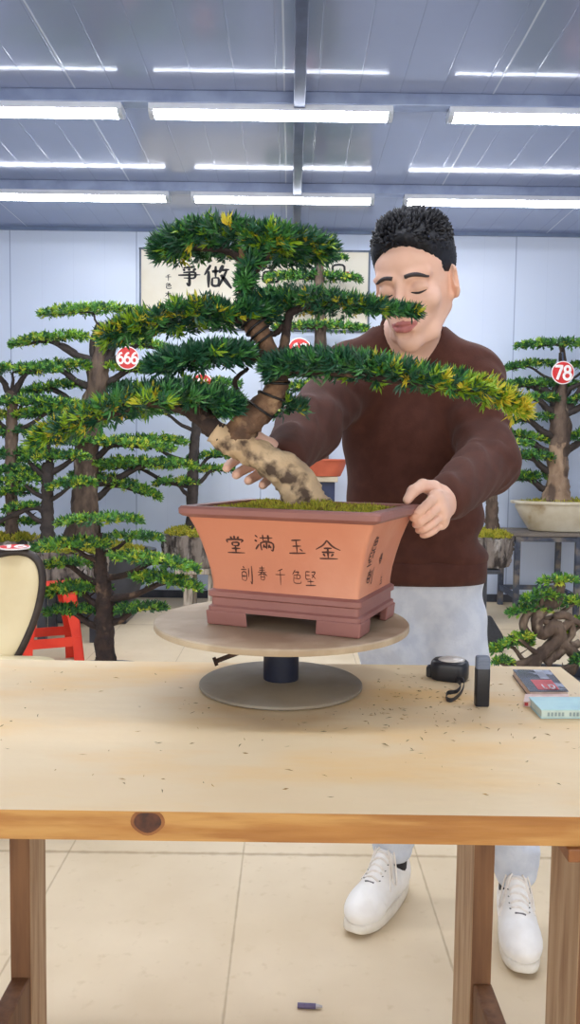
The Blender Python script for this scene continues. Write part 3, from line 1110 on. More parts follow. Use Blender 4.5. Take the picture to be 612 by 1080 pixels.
# ------------------------------------------------------------------ the big bonsai on the turntable
L_dk = mat('leaf_dark_green', (32, 76, 56), .40, (42, 92, 64), 60, spec=.5)
L_md = mat('leaf_mid_green', (58, 118, 60), .40, (76, 136, 66), 60, spec=.5)
L_yg = mat('leaf_yellow_green', (146, 178, 40), .45, (120, 160, 40), 60)
L_yl = mat('leaf_new_yellow', (206, 184, 50), .45, (186, 190, 56), 60)
LEAF = [L_dk, L_md, L_yg, L_yl]
B_dk = mat('leaf_far_dark', (38, 86, 52), .5, (52, 104, 58), 30)
B_md = mat('leaf_far_green', (84, 142, 56), .5, (100, 158, 64), 30)
B_yg = mat('leaf_far_lime', (150, 186, 52), .5, (132, 176, 56), 30)
B_yl = mat('leaf_far_yellow', (190, 196, 64), .5, (178, 192, 60), 30)
BLEAF = [B_dk, B_md, B_yg, B_yl]
M_cream_wood = mat('pale_bark', (214, 188, 152), .75, (196, 166, 128), 14, 5, .35, .7, bump=.5, bscale=60, c3=(84, 66, 52), scale3=24, lo3=.52, hi3=.64)
M_mid_bark = mat('brown_bark', (132, 100, 74), .8, (84, 62, 48), 26, 6, .38, .62, bump=.7, bscale=70, c3=(176, 146, 112), scale3=20, lo3=.58, hi3=.68)
M_dark_bark = mat('dark_bark', (66, 50, 44), .85, (46, 36, 34), 30, 6, .4, .6, bump=.7, bscale=80, c3=(110, 88, 70), scale3=24, lo3=.6, hi3=.7)
M_far_bark = mat('far_bark', (112, 94, 80), .85, (76, 62, 54), 22, 6, .38, .62, bump=.7, bscale=40, stretch=(1, 1, .35), c3=(160, 142, 122), scale3=15, lo3=.58, hi3=.7)
M_fard_bark = mat('far_dark_bark', (66, 58, 54), .85, (52, 46, 44), 22, 6, .4, .6, bump=.6, bscale=40)
M_pale_bark2 = mat('far_pale_bark', (172, 146, 120), .8, (136, 110, 88), 12, 6, .38, .62, bump=.6, bscale=40, stretch=(1, 1, .5), c3=(92, 74, 62), scale3=9, lo3=.56, hi3=.64)
M_wire = mat('black_wire', (22, 20, 22), .5, (34, 30, 30), 40)
M_moss = mat('moss_bed', (128, 128, 40), .95, (96, 98, 32), 60, bump=.6, bscale=150)
M_mossl = [mat('moss_green', (164, 166, 52), .9, (136, 146, 46), 90), mat('moss_yellow', (198, 188, 66), .9, (182, 170, 58), 90),
           mat('moss_brown', (120, 98, 50), .9, (140, 116, 60), 90)]
M_clay = mat('terracotta_clay', (202, 132, 100), .62, (194, 120, 90), 5, 6, .3, .7, bump=.12, bscale=40, c3=(210, 146, 116), scale3=3)
M_clayd = mat('purple_brown_clay', (154, 104, 94), .55, (138, 90, 82), 7, 6, .3, .7, bump=.1, bscale=40)
M_ink2 = mat('pot_ink', (72, 42, 34), .7, (96, 58, 46), 60)

PC = np.array([.026, 1.385, DZ])
yaw = math.radians(-22)
PU = np.array([math.cos(yaw), math.sin(yaw), 0])
PW = np.array([-math.sin(yaw), math.cos(yaw), 0])
PROF = [(.050, .128, .098), (.070, .129, .099), (.09, .1315, .1012), (.115, .137, .1065), (.14, .1435, .113), (.165, .152, .1215), (.183, .160, .129)]


def pot_half(z):
    zs = [p[0] for p in PROF]
    return np.interp(z, zs, [p[1] for p in PROF]), np.interp(z, zs, [p[2] for p in PROF])


def pw(u, v, z):
    return PC + PU * u + PW * v + np.array([0, 0, z])


def pring(hx, hy, z, r=.008):
    return np.array([pw(p[0], p[1], z) for p in rrect(hx, hy, r)])


hero = thing('potted_bonsai', 'large potted bonsai with leaning trunk in a terracotta pot on the turntable', 'bonsai', PC)
pot = MB().rings([pring(a, b, z) for z, a, b in PROF] + [pring(.150, .119, .183), pring(.146, .115, .150)], cap=True).build('pot', M_clay, hero, smooth=True, auto=35)
rim = MB().rings([pring(.158, .127, .181), pring(.168, .136, .184), pring(.1725, .1405, .188, .01), pring(.173, .141, .196, .01), pring(.170, .138, .2, .01),
                  pring(.150, .119, .2), pring(.149, .118, .182)], cap=False)
rim.build('rim', M_clayd, pot, smooth=True, auto=40)
pb_ = MB().rings([pring(.128, .098, .024), pring(.134, .104, .024), pring(.134, .104, .031), pring(.130, .1, .034), pring(.130, .1, .046), pring(.1345, .1045, .049),
                  pring(.1345, .1045, .057), pring(.129, .099, .061)], cap=True)
pb_.build('plinth', M_clayd, pot, smooth=True, auto=30)
for su in (-1, 1):
    for sv in (-1, 1):
        ft = MB()
        sh = np.array([(0, 0), (-.075, 0), (-.068, -.012), (-.018, -.014), (-.014, -.05), (0, -.055)]) + [.134, .104]
        A_ = [pw(su * p[0], sv * p[1], .0005) for p in sh]
        B_ = [pw(su * (p[0] + .002), sv * (p[1] + .002), .025) for p in sh]
        if su * sv < 0:
            A_, B_ = A_[::-1], B_[::-1]
        ft.rings([A_, B_])
        ft.build('foot', M_clayd, pot, bevel=.0025)


def front_pt(a, z):
    return pw(a, -(pot_half(z)[1] + .0007), z)


def side_pt(b, z):
    return pw(pot_half(z)[0] + .0007, b, z)


def find(fn, px, py):
    best = None
    for a in np.linspace(-.13, .13, 66):
        for z in np.linspace(.06, .18, 41):
            q_ = proj(fn(a, z))
            e_ = (q_[0] - px) ** 2 + (q_[1] - py) ** 2
            if best is None or e_ < best[0]:
                best = (e_, a, z)
    return best[1], best[2]


ins = MB()
for g, px, py, s_ in (('tang', 249, 575, .036), ('man', 279, 573, .034), ('yu', 314, 577, .032), ('jin', 347, 580, .036),
                      ('liu', 260, 605, .026), ('chun', 277, 605, .022), ('qian', 295, 608, .024), ('se', 312, 609, .022), ('jian', 328, 610, .024)):
    a0, z0 = find(front_pt, px, py)
    big = s_ > .03
    ins = MB()
    brush(ins, g, lambda x, y: front_pt(a0 + (x - .5) * s_ * (1 if big else .8), z0 + (y - .5) * s_ * (.85 if big else 1.05)), .085 if big else .075)
    ins.build('incised_character', M_ink2, pot)
for g, px, py, s_ in (('se', 396, 573, .030), ('jian', 392, 590, .030), ('liu', 390, 607, .032), ('chun', 402, 588, .022), ('yu', 402, 612, .018)):
    a0, z0 = find(side_pt, px, py)
    ins = MB()
    brush(ins, g, lambda x, y: side_pt(a0 + (x - .5) * s_, z0 + (y - .5) * s_ * .8), .10)
    ins.build('incised_character', M_ink2, pot)

# moss bed
ms = MB()
ng = 26
G = np.linspace(-1, 1, ng)
Vm = [pw(a * .1495, b * .1185, .186 + .012 * (1 - a * a) * (1 - b * b) + .004 * math.sin(9 * a + 3 * b) * (1 - a * a) * (1 - b * b)) for b in G for a in G]
ms.add(Vm, [(j * ng + i, j * ng + i + 1, (j + 1) * ng + i + 1, (j + 1) * ng + i) for j in range(ng - 1) for i in range(ng - 1)])
mo = ms.build('moss', M_moss, hero, smooth=True)
n = 2600
a, b = RNG.uniform(-.97, .97, n), RNG.uniform(-.97, .97, n)
P = np.array([pw(x * .147, y * .116, .186 + .013 * (1 - x * x) * (1 - y * y) + .004 * math.sin(9 * x + 3 * y) * (1 - x * x) * (1 - y * y)) for x, y in zip(a, b)])
Dr = np.stack([RNG.normal(0, .5, n), RNG.normal(0, .5, n), np.ones(n)], 1)
V, F, Mi = foliage(P, Dr, np.where(RNG.uniform(0, 1, n) < .12, 2, np.where(RNG.uniform(0, 1, n) < .45, 0, 1)), .008, .0022, 4, RNG)
tag(np_mesh('moss_tufts', V, F, M_mossl, mo, Mi, False), kind='stuff')


def px_tube(mb, rows, Y, n, rough=.12, sides=14, ph=0.0, dy=0.0):
    """rows (px, py, width px[, dY]) -> tube at depth Y"""
    P_, R_2 = [], []
    for r in rows:
        y = Y + (r[3] if len(r) > 3 else 0)
        P_.append(at(r[0], r[1], y))
        R_2.append(r[2] / 2 * y / FPX)
    S_ = spline(np.column_stack([P_, R_2]), n)
    mb.tube(S_[:, :3], np.maximum(S_[:, 3], .0015), sides, rough=rough, ph=ph)
    return S_


HY = 1.40
tr = MB()
S1 = px_tube(tr, [(322, 534, 50), (318, 521, 44), (307, 502, 40), (284, 486, 33), (260, 474, 29), (241, 466, 26), (226, 455, 24)], HY, 44, .10, 22)
tr.build('trunk', M_cream_wood, hero, smooth=True)
tr = MB()
S2 = px_tube(tr, [(246, 470, 24), (256, 452, 31), (270, 437, 30), (286, 420, 24), (293, 403, 21), (290, 386, 19), (282, 366, 19), (273, 350, 20), (265, 336, 22),
                  (261, 318, 17), (259, 298, 15), (258, 275, 13), (258, 255, 9)], HY, 70, .13, 18, 1.0)
tr.build('upper_trunk', M_mid_bark, hero, smooth=True)
HB = [
    [(234, 461, 24), (220, 446, 22), (203, 433, 19), (180, 425, 15, -.02), (150, 425, 11, -.03), (118, 436, 8, -.03), (80, 452, 5, -.02)],
    [(290, 388, 13), (299, 368, 11, .02), (303, 345, 9, .03), (310, 328, 8, .03), (350, 320, 5, .03), (410, 325, 3, .03)],
    [(284, 372, 10), (268, 377, 9, -.03), (240, 374, 7, -.05), (200, 380, 5, -.05)],
    [(289, 400, 12), (308, 392, 11, -.04), (350, 392, 9, -.06), (420, 402, 6, -.06), (500, 412, 4, -.05)],
    [(263, 335, 12), (245, 336, 9, .02), (215, 332, 7, .03), (160, 345, 5, .03)],
    [(276, 436, 8), (256, 420, 6, .03), (248, 402, 5, .04), (262, 388, 4, .04)],
    [(258, 275, 8), (235, 264, 6, 0), (195, 262, 4, .02)],
    [(258, 270, 8), (285, 260, 6, .02), (335, 262, 4, .02)],
    [(259, 300, 6), (272, 285, 5, -.02), (284, 268, 4, -.03)],
    [(270, 345, 7), (290, 352, 6, .03), (304, 335, 5, .04)],
]
for i, r in enumerate(HB):
    b_ = MB()
    S_ = px_tube(b_, r, HY, 34, .16, 10, i)
    if len(r) > 4 and i != 1:
        for j in range(8, 33, 3):
            sd = 1 if (j // 3) % 2 else -1
            p0 = S_[j, :3]
            b_.tube([p0, p0 + [RNG.normal(0, .012), sd * .025, .006], p0 + [RNG.normal(0, .02), sd * .055, .018]], [.0028, .002, .001], 5)
    b_.build('branch', M_dark_bark, hero, smooth=True)
# training wire coiled round the limbs
for S_, i0, i1, tn, sc_ in ((S2, 12, 30, 4, 1.08), (S2, 36, 50, 5, 1.1)):
    wmb = MB()
    t_ = np.linspace(i0, i1, tn * 16)
    pts = []
    for q_ in t_:
        i = int(q_)
        f = q_ - i
        c_ = S_[i] * (1 - f) + S_[i + 1] * f
        T_ = S_[i + 1, :3] - S_[i, :3]
        T_ /= np.linalg.norm(T_)
        n1 = np.cross(T_, [0, 1, 0])
        n1 /= np.linalg.norm(n1)
        n2 = np.cross(T_, n1)
        a_ = 2 * PI * tn * (q_ - i0) / (i1 - i0)
        pts.append(c_[:3] + (n1 * math.cos(a_) + n2 * math.sin(a_)) * (c_[3] * sc_ + .002))
    wmb.tube(pts, .0022, 7)
    wmb.build('wire', M_wire, hero, smooth=True)

# foliage pads: (px, py, half thickness px, half depth m, dY)
HP = [
    ([(168, 266, 8, .03, .02), (190, 260, 16, .08, .02), (222, 253, 19, .11, .01), (258, 257, 18, .12, 0), (296, 260, 17, .11, .01), (326, 264, 11, .08, .02), (347, 266, 5, .03, .02)], 760, (.04, .22), .62),
    ([(262, 256, 12, .05, -.04), (285, 255, 14, .06, -.05), (303, 258, 9, .05, -.04)], 130, (.5, .45), .3),
    ([(110, 359, 6, .03, .03), (135, 349, 11, .06, .03), (170, 341, 17, .09, .03), (210, 332, 19, .10, .02), (248, 334, 14, .08, .02), (290, 330, 9, .05, .02)], 620, (.42, .05), .55),
    ([(262, 322, 10, .06, .02), (296, 318, 17, .09, .03), (335, 319, 13, .08, .03), (375, 323, 8, .05, .03), (412, 328, 4, .025, .03), (440, 331, 1.5, .008, .03)], 560, (.04, .16), .6),
    ([(163, 390, 6, .03, -.05), (195, 381, 12, .07, -.05), (230, 375, 13, .08, -.04), (262, 375, 9, .05, -.02)], 420, (.05, .0), .82),
    ([(284, 391, 9, .05, -.05), (312, 386, 18, .09, -.05), (360, 386, 19, .09, -.06), (415, 394, 15, .075, -.06), (465, 404, 12, .06, -.06), (512, 414, 12, .05, -.05), (548, 432, 8, .03, -.05)], 1000, (-.5, .95), .62),
    ([(42, 466, 5, .03, -.02), (70, 453, 11, .06, -.02), (105, 437, 17, .09, -.03), (145, 424, 18, .11, -.03), (190, 418, 24, .11, -.02), (228, 424, 20, .08, 0), (250, 430, 9, .05, 0)], 950, (.45, -.12), .6),
    ([(152, 428, 8, .04, -.13), (165, 424, 10, .05, -.14), (178, 424, 7, .04, -.13)], 14, (.7, .6), .3),
    ([(258, 306, 8, .04, -.02), (262, 288, 10, .05, -.02), (272, 274, 9, .05, -.02)], 110, (.0, .1), .7),
    ([(285, 424, 6, .04, .06), (300, 428, 10, .05, .06), (318, 432, 6, .04, .06)], 70, (.05, .05), .75),
]
for ip, (rows, ns, ye, dk) in enumerate(HP):
    lf = .8 if ip == 3 else 1.0
    sp3 = np.array([at(r[0], r[1] + r[2] * .25, HY + r[4]) for r in rows])
    hz = np.array([r[2] * HY / FPX * .62 for r in rows])
    hy = np.array([r[3] for r in rows])
    P, Dr, Mi = pad_shoots(sp3, hz, hy, int(ns * 1.25), RNG, ye, dk)
    V, F, M2 = foliage(P, Dr, Mi, .0185 * lf, .0042 * lf, 10, RNG)
    tag(np_mesh('foliage_pad', V, F, LEAF, hero, M2, False), kind='stuff')


# ------------------------------------------------------------------ the bonsai along the back
def far_tree(name, label, Y, trunk, pads, bark, base_loc, group=None, leaf=4.6, forks=(), dens=1.0, depth=.30, sides=14, branch_m=None, tmul=1.0, darkz=None):
    t_ = thing(name, label, 'bonsai', base_loc, group)
    mb = MB()
    S_ = px_tube(mb, trunk, Y, 50, .14, sides, Y)
    if darkz is not None:
        zd_ = at(trunk[0][0], darkz, Y)[2]
        q_ = np.concatenate(mb.v)
        mb.m = [1 if q_[list(f_)][:, 2].mean() > zd_ + .06 * math.sin(31 * i_) else 0 for i_, f_ in enumerate(mb.f)]
    mb.build('trunk', [bark, M_far_bark], t_, smooth=True)
    for fk in forks:
        f_ = MB()
        px_tube(f_, fk, Y, 20, .14, 8, fk[0][0])
        f_.build('branch', branch_m or M_fard_bark, t_, smooth=True)
    tz = S_[:, 2]
    L_ = leaf * Y / FPX
    for pd in pads:
        x0, y0, x1, y1, th = pd[:5]
        ye = pd[5] if len(pd) > 5 else (.2, .2)
        dk = pd[6] if len(pd) > 6 else .5
        dy = RNG.uniform(-.06, .06)
        wpx = math.hypot(x1 - x0, y1 - y0)
        rows = []
        for f in np.linspace(0, 1, 7):
            sag = 0
            env = math.sqrt(max(1 - (2 * f - 1) ** 2, 0.04))
            rows.append((x0 + (x1 - x0) * f, y0 + (y1 - y0) * f - th * .25 * env + sag, th * .36 * max(env, .35), depth * wpx * .5 * Y / FPX * env))
        sp3 = np.array([at(r[0], r[1], Y + dy) for r in rows])
        hz = np.array([r[2] * Y / FPX for r in rows])
        hy = np.array([r[3] for r in rows])
        ns = int(max(60, dens * wpx * (th + 5) * .24))
        P, Dr, Mi = pad_shoots(sp3, hz, hy, ns, RNG, ye, dk, updir=.7)
        V, F, M2 = foliage(P, Dr, Mi, L_, L_ * .36, 6, RNG, spread=1.15)
        fp = np_mesh('foliage_pad', V, F, BLEAF, t_, M2, False)
        tag(fp, kind='stuff')
        # limb from the trunk to the pad
        cx = (x0 + x1) / 2
        cpt = sp3[3]
        lowz = cpt[2] - (.045 * Y / 6 * 2.4 + .1 * abs(cpt[0] - np.interp(cpt[2], tz if tz[-1] > tz[0] else tz[::-1], S_[:, 0] if tz[-1] > tz[0] else S_[::-1, 0])) * 1.2) * tmul
        k_ = int(np.argmin(np.abs(tz - lowz)))
        p0 = S_[k_, :3]
        b_ = MB()
        r0 = min(S_[k_, 3] * .5, .035 * Y / 6)
        far = sp3[0] if abs(sp3[0][0] - p0[0]) > abs(sp3[-1][0] - p0[0]) else sp3[-1]
        m1 = p0 * .5 + cpt * .5 + np.array([0, 0, -.15 * abs(cpt[0] - p0[0]) * .5])
        Sb = spline([p0, m1, cpt - [0, 0, hz[3] * .3], cpt * .35 + far * .65 - [0, 0, hz[3] * .25]], 18)
        b_.tube(Sb, np.linspace(r0, r0 * .25, 18), 8, rough=.15)
        for j in range(7, 17, 2):
            sd = 1 if (j // 2) % 2 else -1
            q_ = Sb[j]
            b_.tube([q_, q_ + [RNG.normal(0, .02), sd * hy[3] * .5, .02]], [r0 * .3, r0 * .1], 5)
        b_.build('branch', branch_m or M_fard_bark, t_, smooth=True)
    return t_


M_rock = mat('grey_rough_rock', (134, 124, 116), .9, (58, 52, 50), 9, 8, .44, .58, bump=1.0, bscale=20, stretch=(2.2, 2.2, .5), c3=(172, 166, 160), scale3=10, lo3=.55, hi3=.68)  # dark streaks put the shade of crevices into the rock colour
M_dkpot = mat('dark_glazed_pot', (62, 66, 76), .3, (48, 52, 62), 6)
M_orpot = mat('orange_clay_pot', (206, 106, 76), .6, (190, 94, 66), 6)
M_palepot = mat('stained_cream_pot', (214, 206, 186), .5, (184, 168, 136), 5, 6, .4, .7, c3=(150, 122, 84), scale3=7, lo3=.58, hi3=.75)
M_metal = mat('stand_dark_metal', (76, 84, 100), .5, (58, 64, 80), 12, metal=.3, c3=(132, 122, 112), scale3=9)
M_ply = mat('stand_board', (128, 118, 108), .7, (106, 98, 92), 8)
M_whw = mat('weathered_pale_wood', (196, 184, 168), .8, (160, 148, 132), 9, stretch=(6, 6, .8), c3=(110, 98, 86), scale3=5)
M_bluepost = mat('dark_blue_post', (36, 48, 84), .5, (28, 36, 60), 8)


def moss_top(t_, c_, rx, ry, z, h=.05, n=500, L=.03):
    m_ = MB()
    a_ = np.linspace(0, 2 * PI, 28, endpoint=False)
    rg = [np.stack([c_[0] + rx * s_ * np.cos(a_), c_[1] + ry * s_ * np.sin(a_), np.full(28, z + h * (1 - s_ ** 2))], 1) for s_ in (1, .85, .6, .3, .03)]
    m_.rings(rg)
    o_ = m_.build('moss', M_moss, t_, smooth=True)
    r_ = np.sqrt(RNG.uniform(0, 1, n))
    th = RNG.uniform(0, 2 * PI, n)
    P = np.stack([c_[0] + rx * r_ * np.cos(th), c_[1] + ry * r_ * np.sin(th), z + h * (1 - r_ ** 2)], 1)
    Dr = np.stack([RNG.normal(0, .5, n), RNG.normal(0, .5, n), np.ones(n)], 1)
    V, F, Mi = foliage(P, Dr, RNG.integers(0, 2, n), L, L * .35, 3, RNG)
    tag(np_mesh('moss_tufts', V, F, M_mossl, o_, Mi, False), kind='stuff')
    return o_


def rock_pot(t_, c_, rx, ry, z0, z1, amp=.12, ph=0.0):
    rg = []
    nn = 72
    a_ = np.linspace(0, 2 * PI, nn, endpoint=False)
    jag = RNG.uniform(-.5, .5, nn)
    for f in np.linspace(0, 1, 14):
        s_ = .80 + .2 * f ** .6
        wob = amp * (.5 * np.sin(7 * a_ + ph + 2 * f) + .35 * np.sin(15 * a_ + ph * 2 + 1.5 * f) + .6 * jag + RNG.uniform(-.35, .35, nn))
        rr = s_ * (1 + wob * (.6 + .4 * math.sin(PI * f)))
        rg.append(np.stack([c_[0] + rx * rr * np.cos(a_), c_[1] + ry * rr * np.sin(a_), np.full(nn, z0 + (z1 - z0) * f) + (0 if f < 1 else RNG.uniform(-.02, .01, nn))], 1))
    return MB().rings(rg).build('planter', M_rock, t_, smooth=True, auto=50)


def oval_pot(t_, c_, rx, ry, z0, z1, m, name='pot', bulge=.0, rimw=1.06, foot=True):
    h = z1 - z0
    pr_ = [(.68, .0), (.72, .02), (.86 + bulge * .5, .45), (.95 + bulge, .8), (.97, .9), (rimw, .91), (rimw + .01, .97), (rimw, 1.0), (.93, 1.0), (.9, .9), (.02, .9)]
    return MB().lathe([(r_, z_ * h) for r_, z_ in pr_], (c_[0], c_[1], z0), 56, sx=rx, sy=ry).build(name, m, t_, smooth=True, auto=40)


def four_legs(t_, x0, x1, y0, y1, z, wd, m, name='leg', h0=0.0):
    for x in (x0, x1):
        for y in (y0, y1):
            MB().box((x, y, (z + h0) / 2), (wd, wd, z - h0)).build(name, m, t_, bevel=.003)


# A: thick trunked tree in a dark pot
YA = 5.6
cA = at(101, 575, YA)
zA = at(101, 578, YA)[2]
TA = far_tree('potted_bonsai', 'tall bonsai with the thickest trunk at left, in a dark pot', YA,
              [(86, 586, 52), (87, 574, 40), (88, 550, 31), (90, 520, 27), (91, 490, 25), (93, 460, 24), (97, 430, 22), (103, 405, 22), (104, 385, 20), (105, 368, 9), (105, 345, 6)],
              [(44, 333, 147, 330, 15, (.35, .4), .45), (12, 366, 92, 357, 15, (.4, .25), .5), (112, 362, 178, 370, 13, (.6, .25), .4), (24, 395, 96, 388, 17, (.3, .2), .5),
               (98, 390, 176, 394, 13, (.5, .3), .4), (22, 417, 88, 408, 14, (.3, .1), .6), (105, 412, 160, 414, 16, (.0, .0), .9), (58, 468, 182, 475, 15, (.2, .35), .5), (100, 492, 206, 494, 16, (.2, .3), .45),
               (76, 503, 168, 526, 19, (.15, .4), .5), (20, 440, 90, 438, 16, (.1, .1), .7)],
              M_far_bark, (cA[0], YA, 0), forks=[[(104, 392, 9), (85, 378, 8), (70, 366, 6), (58, 362, 4)], [(104, 392, 9), (118, 372, 7), (122, 352, 4)],
                                                 [(104, 388, 8), (97, 365, 6), (104, 340, 4)], [(105, 388, 8), (113, 362, 6), (108, 340, 4)]])
oval_pot(TA, (cA[0], YA), 60 * YA / FPX, .27, .14, zA, M_dkpot)
MB().box((cA[0], YA, .07), (.5, .36, .139)).build('pot_foot', M_dkpot, TA, bevel=.01)
moss_top(TA, (cA[0], YA), 54 * YA / FPX, .22, zA - .03, .07)

# B, C: slender trees left
YBt = 5.25
cB = at(12, 566, YBt)
TB = far_tree('potted_bonsai', 'slender bonsai cut off by the left edge, moss-topped rock planter', YBt,
              [(12, 572, 17), (13, 550, 13), (12, 510, 12), (12, 470, 13), (13, 440, 11), (12, 418, 12), (12, 412, 8)],
              [(-30, 395, 62, 392, 13, (.15, .15), .6), (-30, 428, 84, 428, 14, (.1, .25), .65), (16, 440, 84, 437, 15, (.3, .25), .5), (-25, 441, 9, 441, 14, (.6, .5), .4), (-30, 462, 52, 458, 14, (.1, .1), .7),
               (-20, 486, 60, 480, 16, (.1, .1), .7), (-25, 502, 56, 500, 16, (.1, .15), .7), (-10, 524, 38, 520, 12, (.2, .2), .6), (-30, 556, 40, 552, 10, (.2, .2), .6)],
              M_far_bark, (cB[0], YBt, 0), forks=[[(12, 420, 8), (3, 402, 6), (-4, 395, 4)], [(12, 420, 8), (22, 402, 6), (28, 394, 4)]])
zB = at(12, 568, YBt)[2]
rock_pot(TB, (cB[0], YBt), .2, .16, zB - .24, zB)
moss_top(TB, (cB[0], YBt), .18, .14, zB - .01, .03, 250)
sB = thing('plant_stand', 'wooden plant stand under the rock planter at the far left edge', 'plant stand', (cB[0], YBt, 0))
MB().box((cB[0], YBt, zB - .255), (.3, .3, .03)).build('top', M_whw, sB, bevel=.004)
four_legs(sB, cB[0] - .12, cB[0] + .12, YBt - .14, YBt + .14, zB - .27, .05, M_whw)

YC = 5.0
cC = at(70, 575, YC)
zC = at(70, 580, YC)[2]
TCt = far_tree('potted_bonsai', 'slim dark-trunked bonsai in a long grey rock planter behind the red stool', YC,
               [(50, 584, 19), (50, 560, 14), (50, 530, 12), (50, 505, 13), (51, 488, 12)],
               [(22, 487, 92, 484, 14, (.2, .2), .6), (-5, 512, 46, 508, 13, (.2, .25), .6), (52, 516, 100, 512, 14, (.3, .3), .55), (5, 540, 40, 535, 10, (.1, .2), .6), (30, 470, 75, 468, 12, (.1, .2), .65)],
               M_fard_bark, (cC[0], YC, 0), forks=[[(50, 505, 8), (38, 495, 6), (30, 486, 4)], [(51, 500, 8), (66, 492, 6), (78, 483, 4)], [(50, 545, 8), (38, 535, 6), (10, 545, 5), (-6, 555, 4)]])
rock_pot(TCt, (cC[0], YC), 46 * YC / FPX, .16, at(70, 612, YC)[2], zC, .10, 2.0)
moss_top(TCt, (cC[0], YC), 40 * YC / FPX, .13, zC - .01, .04, 400)
sC = thing('plant_stand', 'dark low plant stand under the long grey rock planter', 'plant stand', (cC[0], YC, 0))
zc = at(70, 612, YC)[2] - .001
MB().box((cC[0] + .04, YC, zc - .015), (.38, .26, .03)).build('top', M_dkpot, sC, bevel=.004)
four_legs(sC, cC[0] - .12, cC[0] + .2, YC - .11, YC + .11, zc - .03, .05, M_dkpot)

# D: tree left of the pot, in a root-like planter on a pale wooden stand
YD = 6.0
cD = at(204, 565, YD)
zD = at(204, 563, YD)[2]
TDt = far_tree('potted_bonsai', 'thin bonsai in a rough grey planter directly left of the terracotta pot', YD,
               [(203, 568, 20), (203, 550, 13), (203, 520, 12), (204, 490, 11), (206, 460, 10), (209, 430, 8), (211, 405, 6)],
               [(175, 409, 252, 407, 12, (.1, .2), .6), (142, 440, 205, 436, 14, (.25, .25), .55), (207, 442, 250, 440, 12, (.1, .1), .6), (112, 470, 196, 468, 15, (.25, .3), .5), (104, 496, 182, 494, 16, (.15, .3), .6),
                (164, 512, 206, 510, 10, (.2, .3), .5), (200, 485, 242, 482, 9, (.1, .2), .6), (204, 498, 244, 497, 9, (.2, .2), .5)],
               M_fard_bark, (cD[0], YD, 0))
rock_pot(TDt, (cD[0], YD), 34 * YD / FPX, .2, at(204, 597, YD)[2], zD, .10, 1.0)
moss_top(TDt, (cD[0], YD), 31 * YD / FPX, .18, zD - .01, .05)
sD = thing('plant_stand', 'weathered pale wooden stand under the rough grey planter beside the turntable', 'plant stand', (cD[0], YD, 0))
zd = at(204, 597, YD)[2] - .002
MB().box((cD[0] + .05, YD, zd - .02), (.34, .3, .04)).build('top', M_whw, sD, bevel=.004)
four_legs(sD, cD[0] - .02, cD[0] + .16, YD - .1, YD + .1, zd - .04, .07, M_whw)

# E: tree straight behind, on a tall post
YE = 6.1
cE = at(338, 485, YE)
zE = at(338, 484, YE)[2]
TE = far_tree('potted_bonsai', 'bonsai behind the big one, in front of the framed calligraphy', YE,
              [(338, 488, 18), (338, 460, 13), (337, 420, 13), (338, 380, 12), (338, 340, 12), (337, 310, 10), (337, 285, 9), (337, 268, 5)],
              [(298, 275, 364, 274, 10, (.1, .1), .65), (282, 295, 380, 296, 12, (.15, .15), .6), (296, 318, 378, 318, 11, (.1, .1), .65), (290, 347, 386, 348, 10, (.2, .2), .55), (288, 380, 380, 382, 12, (.3, .2), .5),
               (296, 412, 352, 412, 14, (.2, .2), .6), (290, 440, 350, 438, 14, (.3, .3), .55), (285, 470, 335, 468, 12, (.3, .3), .5)],
              M_far_bark, (cE[0], YE, 0))
oval_pot(TE, (cE[0] + .02, YE), 26 * YE / FPX, .16, at(338, 498, YE)[2] - .03, zE, M_orpot)
sE = thing('plant_stand', 'tall dark blue post stand under the orange clay pot', 'plant stand', (cE[0], YE, 0))
ze = at(338, 498, YE)[2] - .031
MB().box((cE[0] + .02, YE, ze - .02), (.22, .2, .04)).build('top', M_palepot, sE, bevel=.004)
MB().box((cE[0] + .05, YE, (ze - .04) / 2), (.12, .12, ze - .04)).build('post', M_bluepost, sE, bevel=.004)
MB().box((cE[0] + .05, YE, .02), (.4, .34, .04)).build('base', M_bluepost, sE, bevel=.004)

# F: number 78 on a metal stand
YFt = 6.15
cF = at(600, 545, YFt)
zp0, zp1 = at(600, 560, YFt)[2], at(600, 530, YFt)[2]
TFt = far_tree('potted_bonsai', 'bonsai in a stained cream oval pot on the metal stand at right', YFt,
               [(586, 536, 44), (587, 524, 30), (588, 505, 22), (589, 480, 21), (591, 458, 22), (590, 436, 20), (593, 410, 9), (594, 380, 6), (593, 364, 5)],
               [(546, 366, 640, 365, 9, (.15, .15), .6), (530, 391, 585, 385, 9, (.15, .15), .6), (600, 388, 645, 388, 9, (.15, .15), .6), (530, 410, 588, 408, 13, (.15, .15), .65), (598, 410, 645, 408, 11, (.2, .2), .6),
                (545, 424, 588, 421, 9, (.15, .2), .6), (602, 424, 650, 422, 11, (.1, .1), .65), (530, 447, 583, 442, 10, (.1, .15), .65), (530, 460, 580, 468, 10, (.25, .4), .45), (530, 484, 590, 486, 14, (.15, .25), .55),
                (530, 508, 584, 506, 14, (.15, .3), .55), (604, 462, 645, 458, 11, (.1, .1), .65)],
               M_pale_bark2, (cF[0], YFt, 0), darkz=476, forks=[[(590, 440, 12), (604, 425, 8), (618, 400, 5)], [(588, 432, 10), (580, 415, 8), (565, 408, 5)], [(588, 430, 11), (594, 405, 8), (592, 372, 5)],
                                                    [(596, 478, 8), (608, 468, 6), (625, 460, 4)], [(590, 432, 9), (600, 412, 6), (612, 405, 4)], [(588, 430, 8), (584, 415, 6), (590, 395, 4)]])
oval_pot(TFt, (cF[0], YFt), 58 * YFt / FPX, .2, zp0 + .002, zp1 + .012, M_palepot, bulge=.03)
